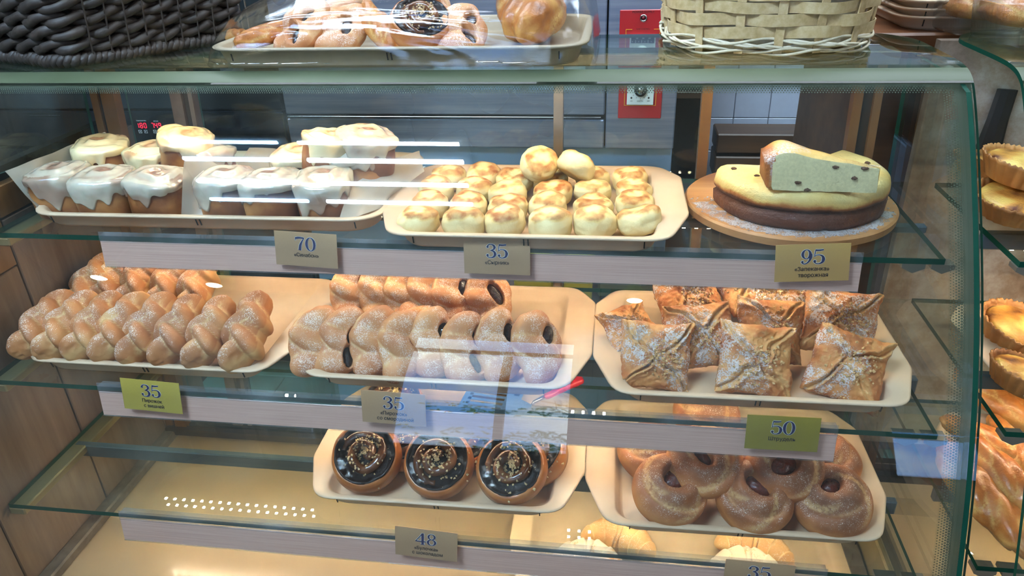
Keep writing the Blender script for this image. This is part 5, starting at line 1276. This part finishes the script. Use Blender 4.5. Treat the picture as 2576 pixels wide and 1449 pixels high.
# ------------------------------------------------------------------ price tags
def ell(cx, cy, rx, ry, n=28): return [(cx+rx*math.cos(2*PI*k/n), cy+ry*math.sin(2*PI*k/n)) for k in range(n)]
def stroke(P, w):
    P = cr_spline(P, 6); w = np.interp(np.linspace(0, 1, len(P)), np.linspace(0, 1, len(w)), w); t = np.gradient(P, axis=0); t /= np.linalg.norm(t, axis=1)[:, None]; n = np.stack([-t[:, 1], t[:, 0]], 1)
    return P+n*w[:, None]/2, P-n*w[:, None]/2
GL = {'0': [('ring', .36, .5, .34, .5, .175, .45)],
      '3': [('s', [(.10, .78), (.20, .93), (.36, .96), (.50, .88), (.55, .75), (.48, .61), (.30, .54)], [.10, .07, .06, .13, .16, .10, .05]), ('s', [(.30, .54), (.50, .47), (.58, .28), (.50, .10), (.33, .03), (.17, .06), (.09, .18)], [.05, .12, .17, .13, .06, .06, .10]), ('dot', .13, .78, .075), ('dot', .12, .20, .08)],
      '5': [('s', [(.14, .93), (.35, .92), (.58, .95)], [.12, .11, .09]), ('s', [(.155, .94), (.13, .72), (.11, .50)], [.05, .05, .04]), ('s', [(.11, .50), (.22, .60), (.38, .61), (.54, .52), (.60, .33), (.54, .12), (.36, .03), (.20, .06), (.11, .18)], [.03, .05, .06, .12, .18, .13, .06, .06, .10]), ('dot', .14, .20, .08)],
      '7': [('s', [(.06, .90), (.30, .93), (.62, .92)], [.13, .13, .10]), ('s', [(.08, .97), (.06, .84), (.05, .72)], [.07, .05, .03]), ('s', [(.62, .93), (.48, .68), (.36, .40), (.30, .02)], [.05, .09, .15, .18])],
      '9': [('ring', .33, .67, .28, .32, .13, .27), ('s', [(.565, .70), (.57, .45), (.48, .20), (.34, .06), (.20, .04), (.10, .14)], [.16, .15, .10, .06, .06, .10]), ('dot', .13, .17, .07)],
      '4': [('s', [(.50, .98), (.28, .62), (.05, .28)], [.07, .06, .06]), ('s', [(.03, .27), (.35, .27), (.70, .27)], [.09, .09, .09]), ('s', [(.50, .98), (.50, .5), (.50, 0)], [.16, .16, .16]), ('s', [(.36, .02), (.5, .02), (.64, .02)], [.05, .05, .05])],
      '8': [('ring', .34, .745, .26, .245, .135, .20), ('ring', .34, .27, .31, .27, .16, .22)]}
def glyphs(b, s, h, cx, cz, y, grow=0.0, th=.0003):
    adv = {'7': .66, '3': .68, '5': .68, '9': .66, '4': .74, '8': .70, '0': .74}; tot = sum(adv[c] for c in s)*h*1.12; x = cx-tot/2
    for c in s:
        for g in GL[c]:
            if g[0] == 'ring':
                _, gx, gy, ox, oy, ix, iy = g; A, B = np.array(ell(gx, gy, ox+grow, oy+grow, 36)), np.array(ell(gx, gy, ix-grow, iy-grow, 36)); A = np.vstack([A, A[:1]]); B = np.vstack([B, B[:1]])
            elif g[0] == 's': A, B = stroke(g[1], [q+2*grow for q in g[2]])
            else:
                A = np.array(ell(g[1], g[2], g[3]+grow, g[3]+grow, 16)); b.add([(x+p[0]*h*1.12, y, cz+(p[1]-.5)*h) for p in A], [tuple(range(16))]); continue
            f = lambda p, yy: (x+p[0]*h*1.12, yy, cz+(p[1]-.5)*h)
            n = len(A); vs = [f(p, y) for p in A]+[f(p, y) for p in B]
            b.add(vs, [(i, i+1, n+i+1, n+i) for i in range(n-1)])
        x += adv[c]*h*1.12
    return b
TAGS = [('70', ['«Синабон»'], (770, 628), .9, 'card', -2.5, 0, 'beige price tag reading 70 under the cinnamon rolls'),
        ('35', ['«Сырник»'], (1250, 646), .9, 'card', 0, 0, 'beige price tag reading 35 under the curd fritters'),
        ('95', ['«Запеканка»', 'творожная'], (2043, 661), .9, 'card_gold', 3.5, .0005, 'gold price tag reading 95 under the curd casserole'),
        ('35', ['Пирожок', 'с вишней'], (381, 996), .8, 'card_yellow', -2.5, 0, 'yellow price tag reading 35 under the braided buns'),
        ('35', ['«Пирожок»', 'со смородиной'], (990, 1027), .8, 'card', -1.5, 0, 'beige price tag reading 35 under the twisted currant buns'),
        ('50', ['Штрудель'], (1968, 1090), .8, 'card_olive', .5, 0, 'olive price tag reading 50 under the puff pastries'),
        ('48', ['«Булочка»', 'с шоколадом'], (1072, 1368), .745, 'card', -3, 0, 'beige price tag reading 48 under the chocolate rolls'),
        ('35', [], (1908, 1452), .745, 'card', -1, 0, 'price tag reading 35 cut off by the lower edge of the photo')]
for num, words, (px, py), Y, mt, roll, _, lab in TAGS:
    zz = 'abc'
    yf = {.9: .9265, .8: .8235, .745: .7675}[Y]-.014
    p = aty(px, py, yf); w_, h_ = (.093, .051)
    M = Matrix.Translation(p) @ Matrix.Rotation(R(-8), 4, 'X') @ Matrix.Rotation(R(-roll), 4, 'Y')
    o = empty('price_tag', M=M); tag(o, lab, 'price tag', 'price tags on the label rails')
    MB().box((0, 0, 0), (w_, .0007, h_)).build('card', mt, o)
    glyphs(MB(), num, .0205, 0, .0085, -.0006, .022).build('number_outline', 'white_print', o); glyphs(MB(), num, .0205, 0, .0085, -.0009).build('number', 'navy', o)
    for i, s in enumerate(words):
        text(s, .0078, Matrix.Translation((0 if i == 0 else .002, -.0007, -.0085-.0085*i)) @ FRONT, 'ink', o, True, 'lettering', 0.0, sx=.92); text(s, .0078, Matrix.Translation((.00016 if i == 0 else .00216, -.0007, -.0085-.0085*i)) @ FRONT, 'ink', o, True, 'lettering', 0.0, sx=.92)
# ------------------------------------------------------------------ on the glass top: dark rope basket
def rrect_path(o, ux, uy, a, b, r, n):
    """closed rounded parallelogram from corner o along ux (length a) and uy (length b)"""
    P = rounded([(0, 0), (a, 0), (a, b), (0, b)], r, 6); pts = [Vector((o.x+ux.x*p[0]+uy.x*p[1], o.y+ux.y*p[0]+uy.y*p[1], 0)) for p in P]
    pts.append(pts[0]); d = [0]
    for i in range(1, len(pts)): d.append(d[-1]+(pts[i]-pts[i-1]).length)
    out = []
    for k in range(n):
        s = d[-1]*k/n; i = max(j for j in range(len(d)) if d[j] <= s+1e-9); i = min(i, len(pts)-2); out.append(pts[i].lerp(pts[i+1], (s-d[i])/(d[i+1]-d[i]+1e-9)))
    return out, d[-1]
co = at(176, 172, HT); ux = Vector((math.cos(R(57)), math.sin(R(57)), 0)); uy = Vector((math.cos(R(160)), math.sin(R(160)), 0))
bk_ = empty('rope_basket', (co.x, co.y, HT)); tag(bk_, 'dark brown seagrass rope basket on the glass top at the left', 'basket')
o0 = Vector((0, 0, 0))
def rope(z, grow, pitch, rs, rp, name, seed, n=420):
    path, Ln = rrect_path(o0-(ux+uy)*grow, ux, uy, .30+2*grow, .36+2*grow, .035, n); b = MB(); nt_ = max(1, round(Ln/pitch))
    for ph in (0, PI):
        pts = []
        for k, p in enumerate(path):
            t = (path[(k+1) % n]-path[k-1]).normalized(); nn = Vector((t.y, -t.x, 0)); a = 2*PI*nt_*k/n+ph
            pts.append(p+nn*(rs*math.cos(a))+Vector((0, 0, z+rs*math.sin(a)+.0012*math.sin(k*.13+seed))))
        b.tube(pts, [rp*(1+.12*math.sin(k*.7+seed*3)) for k in range(n)], 7, closed=True)
    return b.build(name, 'rope', bk_, True)
rope(.010, .004, .020, .0058, .0066, 'base_braid', 0)
for k in range(8): rope(.031+k*.0215, .004+k*.0042, .10, .0062, .0078, 'rope_row', k+1, 300)
b = MB(); L = []
for z, g in ((.004, -.006), (.20, .03)): L.append([tuple(p+Vector((0, 0, z))) for p in rrect_path(o0-(ux+uy)*g, ux, uy, .30+2*g, .36+2*g, .035, 80)[0]])
b.loops(L); b.build('inner_core', 'rope_dark', bk_)
for k in range(9):
    s = .035+k*.03
    b = MB(); b.tube([tuple(ux*s+Vector((math.sin(R(57)), -math.cos(R(57)), 0))*(.010+z*.19)+Vector((0, 0, z))) for z in (.01, .1, .2)], .0014, 5); b.build('binding_cord', 'rope', bk_)

# pale wicker basket
lf_, rt_, ft_ = at(1676, 108, HT), at(2186, 112, HT), at(1915, 142, HT)
cx = (lf_.x+rt_.x)/2; A_ = (rt_.x-lf_.x)/2; B_ = .165; cy = ft_.y+B_
wb = empty('wicker_basket', (cx, cy, HT)); tag(wb, 'pale woven wicker basket on the glass top at the right', 'basket')
NS = 18; PW = 2.9
def wpt(th, z, dr=0.0):
    s = 1+.62*z; c, q = math.cos(th), math.sin(th); k = (abs(c)**PW+abs(q)**PW)**(-1/PW); n = Vector((c/A_, q/B_, 0)).normalized()
    return Vector((A_*s*k*c, B_*s*k*q, z))+n*dr
wr = random.Random(6)
for row in range(9):
    z = .032+row*.0175; n = 272; hh = .0079*wr.uniform(.85, 1.1); L = []
    for k in range(n):
        th = 2*PI*k/n; w_ = math.sin(NS*th/2+(PI if row % 2 else 0)); dr = .0042*w_; zz = z+.0016*math.sin(3*th+row)+.0010*math.sin(NS*th/2+row)
        L.append([wpt(th, zz-hh, dr-.0008), wpt(th, zz-hh, dr+.0008), wpt(th, zz+hh, dr+.0008), wpt(th, zz+hh, dr-.0008)])
    b = MB(); vs = [p for l in L for p in l]; fs = []
    for i in range(n):
        k = (i+1) % n
        for j in range(4): fs.append((i*4+j, k*4+j, k*4+(j+1) % 4, i*4+(j+1) % 4))
    b.add(vs, fs); b.build('woven_strip', 'wicker', wb)
for k in range(NS):
    th = 2*PI*(k+.5)/NS*1.0; b = MB(); P0, P1 = wpt(th, .004), wpt(th, .19); t_ = Vector((-math.sin(th), math.cos(th), 0)); nn = Vector((math.cos(th), math.sin(th), 0))
    vs = [P+t_*a*.0062+nn*c*.001 for P in (P0, P1) for a, c in ((-1, -1), (1, -1), (1, 1), (-1, 1))]
    b.add(vs, [(0, 1, 5, 4), (1, 2, 6, 5), (2, 3, 7, 6), (3, 0, 4, 7), (0, 3, 2, 1), (4, 5, 6, 7)]); b.build('stake', 'wicker', wb)
for s in range(6):
    n = 300; b = MB(); b.tube([wpt(2*PI*k/n, .0055+.0032*s+.0035*math.sin(NS*PI*k/n*1.0+s*2.1), .002+.0045*math.cos(NS*PI*k/n+s*1.05)) for k in range(n)], .0021, 6, closed=True); b.build('base_reed', 'wicker_pale', wb, True)
L = MB(); L.lathe([(0, .003), (.93, .003), (.93, .006), (0, .006)], 60, sx=A_, sy=B_); L.build('base', 'wicker', wb)
b = MB(); b.loops([[tuple(wpt(2*PI*k/60, z, -.012)) for k in range(60)] for z in (.008, .17)], cap0=False, cap1=True); b.build('lining', 'wicker_pale', wb)

# wrapped tray of pastries
TW_BIG = tray_parts(False, .575, .325, .575, .030, 'tray_dark')
wx, wy = (at(545, 172, HT).x+at(1470, 150, HT).x)/2-.003, at(960, 174, HT).y-.002
M0 = Matrix.Translation((wx, wy+.1625, HT+.0005)); place('serving_tray', TW_BIG, M0, 'olive-beige tray under the cling film on the glass top', 'tray', 'beige serving trays')
PUF = [make_puffroll(i) for i in range(3)]; PUFL = [make_puffroll(7, .088, .055)]
def wp(kind, parts, px, py, z, rx, ry, rz, s, lab): place(kind, parts, pose(aty(px, py, 1.20 if py > 40 else 1.30), rx, ry, rz, s), lab, 'pastry', 'pastries under the cling film')
wp('filled_pastry', PUF[0], 612, 98, .034, 0, 0, 60, .62, 'small golden pastry at the left end under the cling film')
wp('filled_pastry', PUF[1], 675, 88, .036, 5, 0, -20, .74, 'second golden pastry from the left under the cling film')
wp('currant_twist', TW[1], 762, 72, .058, 40, 0, -25, 1.05, 'currant twist with dark filling left under the cling film')
wp('currant_twist', TW[2], 862, 80, .052, 34, 8, -10, 1.0, 'currant twist beside the left one under the cling film')
wp('filled_pastry', PUF[2], 962, 82, .050, 30, 0, 50, .86, 'round bun in the middle under the cling film')
wp('chocolate_roll', RO[1], 1060, 92, .030, 34, 0, 20, .9, 'dark roll in the middle under the cling film')
wp('currant_twist', TW[3], 1160, 82, .052, 34, 6, 12, 1.05, 'currant twist beside the big plaited pastry under the cling film')
wp('plaited_pastry', PUFL[0], 1335, 22, .052, 10, 0, 12, 1.22, 'big plaited golden pastry at the right end under the cling film')
wp('filled_pastry', PUF[0], 860, 20, .07, 30, 0, -40, 1.0, 'golden pastry at the back left under the cling film'); wp('currant_twist', TW[5], 1080, 20, .075, 30, 0, 30, 1.0, 'currant twist at the back middle under the cling film')
n, m_ = 230, 400; P = np.zeros((n, m_, 3)); xs_ = np.linspace(-.297, .297, n); ts_ = np.linspace(0, PI, m_)
Hs = np.interp(xs_, [-.297, -.285, -.26, -.20, -.14, -.05, .1, .20, .25, .275, .290, .297], [.012, .05, .074, .096, .118, .130, .138, .142, .132, .112, .070, .012])
e = 1-.22*(np.maximum(0, (abs(xs_)-.235)/.062))**2.2
ct_ = np.cos(ts_); P[..., 0] = xs_[:, None]; P[..., 1] = .1625-(np.abs(ct_)**.85*np.sign(ct_))[None, :]*.170*e[:, None]; P[..., 2] = .0015+Hs[:, None]*(np.sin(ts_)**.85)[None, :]
# stretch folds fanning out from where the film is gathered at the upper left
rf = random.Random(12); U_ = xs_[:, None]+0*ts_[None, :]; V2 = 0*xs_[:, None]+ts_[None, :]; fold = np.zeros((n, m_))
for k in range(40):
    u0, v0 = -.19+rf.uniform(-.02, .16), rf.uniform(.30, .62); u1, v1 = u0+rf.uniform(.14, .30), rf.uniform(.05, .50)
    du, dv = (u1-u0)/.25, v1-v0; Lk = math.hypot(du, dv); q = ((U_-u0)/.25*du+(V2-v0)*dv)/Lk**2; d = np.abs((U_-u0)/.25*dv-(V2-v0)*du)/Lk
    fold += rf.uniform(.5, 1.2)*np.exp(-(d/rf.uniform(.012, .034))**2)*sstep(q, -.05, .15)*(1-sstep(q, .75, 1.05))
fold = 1-np.exp(-fold); n1 = vnoise(P*np.array((6, 22, 22)), 1.0, 31); n2 = vnoise(P*np.array((20, 70, 70)), 1.0, 32); n3 = vnoise(P*np.array((60, 90, 90)), 1.0, 33)
P[..., 1] += .0028*n1+.0012*n2-.0024*fold+.0003*n3; P[..., 2] += (.0035*n1+.0014*n2+.0024*fold+.0004*n3)*(P[..., 2] > .012)
b = MB(); b.grid(P.tolist()); fo = b.build('cling_film', 'film', None, True); fo.location = (wx, wy, HT); tag(fo, 'clear cling film stretched over the tray of pastries on the glass top', 'film')

# ------------------------------------------------------------------ the neighbouring case at the right and what stands on it
nc = empty('neighbour_case', (.9, 1.0, HD)); tag(nc, 'second glass bakery case to the right of the main one', 'display case')
def npart(b, name, mat, smooth=False): 
    o = b.build(name, mat, None, smooth); o.parent = nc; o.matrix_parent_inverse = Matrix.Translation(-nc.location); return o
bg = bent_glass(-1.40, -.508, None)
for i, v in enumerate(bg.v): bg.v[i] = (-v[0], v[1], v[2])
bg.f = [f[::-1] for f in bg.f]; npart(bg, 'front_glass', ['glass_front', 'glass_top', 'glass_edge', 'glass_bend'], True)
npart(MB().box((.95, .86, HD-.02), (.90, .62, .04), bev=.004), 'deck', 'deck'); npart(MB().box((.95, .50, .28), (.90, .03, .54)), 'front_panel', 'grey_frame')
npart(MB().box((.95, 1.305, .93), (.90, .02, .80)), 'back_panel', 'marble'); npart(MB().box((1.41, .92, .93), (.02, .70, .80)), 'end_panel', 'dark_wood')
b = MB(); b.tube([aty(2535, 225, 1.29), aty(2510, 300, 1.288), aty(2490, 360, 1.288), aty(2470, 420, 1.288)], [.016, .017, .020, .024], 8, flat=.4, up=(0, 1, 0)); npart(b, 'dark_strap', 'black')
for z, yf, yb in ((H1, .925, 1.22), (H2, .838, 1.20), (H3, .80, 1.19)):
    b = MB(); x0, x1 = .512, 1.39; vs = [(x, y, zz) for zz in (z-.008, z) for y in (yf, yb) for x in (x0, x1)]
    b.add(vs, [(0, 2, 3, 1), (4, 5, 7, 6)], 0); b.add(vs, [(0, 1, 5, 4), (1, 3, 7, 5), (3, 2, 6, 7), (2, 0, 4, 6)], 1); npart(b, 'glass_shelf', ['glass_green', 'glass_edge'])
    for q in (0, 1):
        c = MB(); c.loops([[(x0+.012+q*.036+a*.016, yf-.001+yy, z+zz) for a, zz in ((-.9, -.008), (.9, -.008), (.9, -.014), (0, -.021), (-.9, -.014))] for yy in (0, .02)]); npart(c, 'end_clip', 'clip')
    npart(MB().box((.95, (yf+yb)/2-.03, z-.0215), (.87, .013, .026), bev=.002), 'light_bar', 'bar')
    s = MB()
    for k in range(44): s.box((.56+k*.0185, (yf+yb)/2-.03, z-.0352), (.0046, .0046, .0014))
    o = npart(s, 'led', 'led_dot'); tag(o, kind='stuff')
tray(TRAY, .765, .93, H1, .304, 0, 'beige tray of quiches on the upper shelf of the neighbouring case'); tray(TRAY, .758, .842, H2, .304, .02, 'beige tray of quiches on the middle shelf of the neighbouring case'); tray(TRAY, .765, .815, H3, .304, -.02, 'beige tray of glazed pastries on the lowest shelf of the neighbouring case')
QU = [make_quiche(i) for i in range(3)]; PG = [make_puffroll(10+i, .075, .034) for i in range(3)]
for px, py, z, v, s, lab in [(2543, 540, .020, 0, 1.05, 'fluted quiche under another at the top right edge'), (2560, 455, .058, 1, 1.10, 'fluted quiche stacked on another at the top right edge'), (2478, 440, .022, 2, 1.0, 'fluted quiche half hidden behind the green glass edge at top')]:
    place('quiche', QU[v], pose(at(px, py, H1+z), 8, 0, v*70, s), lab, 'quiche', 'quiches in the neighbouring case')
for px, py, z, v, s, lab in [(2548, 860, .014, 1, 1.18, 'egg-topped quiche at the back of the middle tray at the right edge'), (2565, 975, .012, 2, 1.0, 'egg-topped quiche at the front of the middle tray at the right edge')]:
    place('quiche', QU[v], pose(at(px, py, H2+z), 14, 0, v*50, s), lab, 'quiche', 'quiches in the neighbouring case')
for px, py, z, v, rz, s, lab in [(2555, 1035, .06, 0, 60, 1.15, 'glazed pastry roll at the back under the neighbouring shelf edge'), (2520, 1130, .055, 1, 75, 1.0, 'glazed pastry roll lying across the others at the right edge'), (2470, 1250, .034, 2, 28, 1.15, 'glazed pastry roll at the front left of the right-hand tray'), (2545, 1220, .05, 0, 34, 1.05, 'glazed pastry roll lying diagonally in the right-hand tray'), (2600, 1180, .045, 1, 30, 1.1, 'glazed pastry roll cut by the right edge of the photo')]:
    place('glazed_pastry', PG[v], pose(at(px, py, H3+z), 14, 0, rz, s), lab, 'pastry', 'glazed pastries in the neighbouring case')
# wooden worktop behind with a stack of trays and tongs
wt = MB().box((.98, 1.62, HT-.022), (1.16, .54, .036), bev=.004).build('worktop', 'counter_wood'); tag(wt, 'orange brown wooden worktop behind the glass tops at the right', 'worktop')
MB().box((.98, 1.64, (HT-.04)/2), (1.10, .46, HT-.04)).build('worktop_cabinet', 'dark_wood', None)
tag(bpy.data.objects['worktop_cabinet'], 'dark wooden cabinet carrying the worktop at the right', 'cabinet')
sx_ = at(2222, 66, HT).x; TRAY_STACK = tray_parts(False, .42, .30, .42, .024)
for k, lab in enumerate(('lowest olive-beige tray of the stack on the worktop', 'middle olive-beige tray of the stack on the worktop', 'topmost olive-beige tray of the stack on the worktop')):
    place('serving_tray', TRAY_STACK, Matrix.Translation((sx_+.225, 1.36+.15, HT-.004+k*.0125)), lab, 'tray', 'stacked trays on the worktop')
for k, (px, py, lab) in enumerate(((2345, 24, 'steel tongs with red grip on the tray stack, left one'), (2392, 26, 'steel tongs with red grip on the tray stack, right one'))):
    p = aty(px, py, 1.46); t = empty('tongs', (p.x, p.y, HT+.036)); tag(t, lab, 'tongs', 'tongs on the tray stack')
    for s in (-1, 1):
        b = MB(); b.tube([(0, s*.005, .006), (.035, s*.012, .008), (.09, s*.016, .008)], [.006, .008, .007], 8, flat=.7); b.build('grip', 'red_handle', t, True)
        b = MB(); b.tube([(0, s*.004, .006), (-.06, s*.006, .006), (-.12, s*.010, .006), (-.15, s*.014, .004)], [.004, .004, .005, .009], 8, flat=.4); b.build('arm', 'chrome', t, True)
# clear boxes with pastries on the neighbouring glass top
def clamshell(px, py, w, d, h, rz, lab, lab2, parts):
    p = at(px, py, HT); o = empty('clear_box', (p.x, p.y, HT+.001)); o.rotation_euler = (0, 0, R(rz)); tag(o, lab, 'box', 'clear plastic boxes')
    b = MB(); q = lambda k, z: [(x, y, z) for x, y in rounded([(-w/2*k, -d/2*k), (w/2*k, -d/2*k), (w/2*k, d/2*k), (-w/2*k, d/2*k)], .018, 4)]
    b.loops([q(.86, 0), q(.9, .004), q(1.0, h*.55), q(1.09, h*.56)], cap1=False); b.build('box_base', 'clamshell', o, True)
    b = MB(); b.loops([q(1.09, h*.575), q(1.0, h*.585), q(.92, h), q(.86, h*1.03)], cap0=False); b.build('box_lid', 'clamshell', o, True)
    place('boxed_pastry', parts, Matrix.Translation((p.x, p.y, HT+.036)) @ Matrix.Rotation(R(rz+30), 4, 'Z'), lab2, 'pastry', 'pastries in the clear boxes')
clamshell(2452, 78, .115, .105, .095, 8, 'clear plastic box of pastry at the upper right, left one', 'pastry in the left clear plastic box', PUF[1])
clamshell(2562, 100, .12, .11, .10, 4, 'clear plastic box of pastry at the upper right, right one', 'pastry in the right clear plastic box', PUF[2])

# ------------------------------------------------------------------ turn the lettering into meshes
bpy.context.view_layer.update(); dg = bpy.context.evaluated_depsgraph_get()
for tmp, M, par, inv, nm, sx in text_jobs:
    me = bpy.data.meshes.new_from_object(tmp.evaluated_get(dg)); me.transform(Matrix.Diagonal((sx, 1, 1, 1)))
    o = link(nm, me)
    if par is not None:
        o.parent = par
        if inv is not True: o.matrix_parent_inverse = Matrix.Translation(-Vector(par.location))
    o.matrix_basis = M
    c = tmp.data; bpy.data.objects.remove(tmp); bpy.data.curves.remove(c)
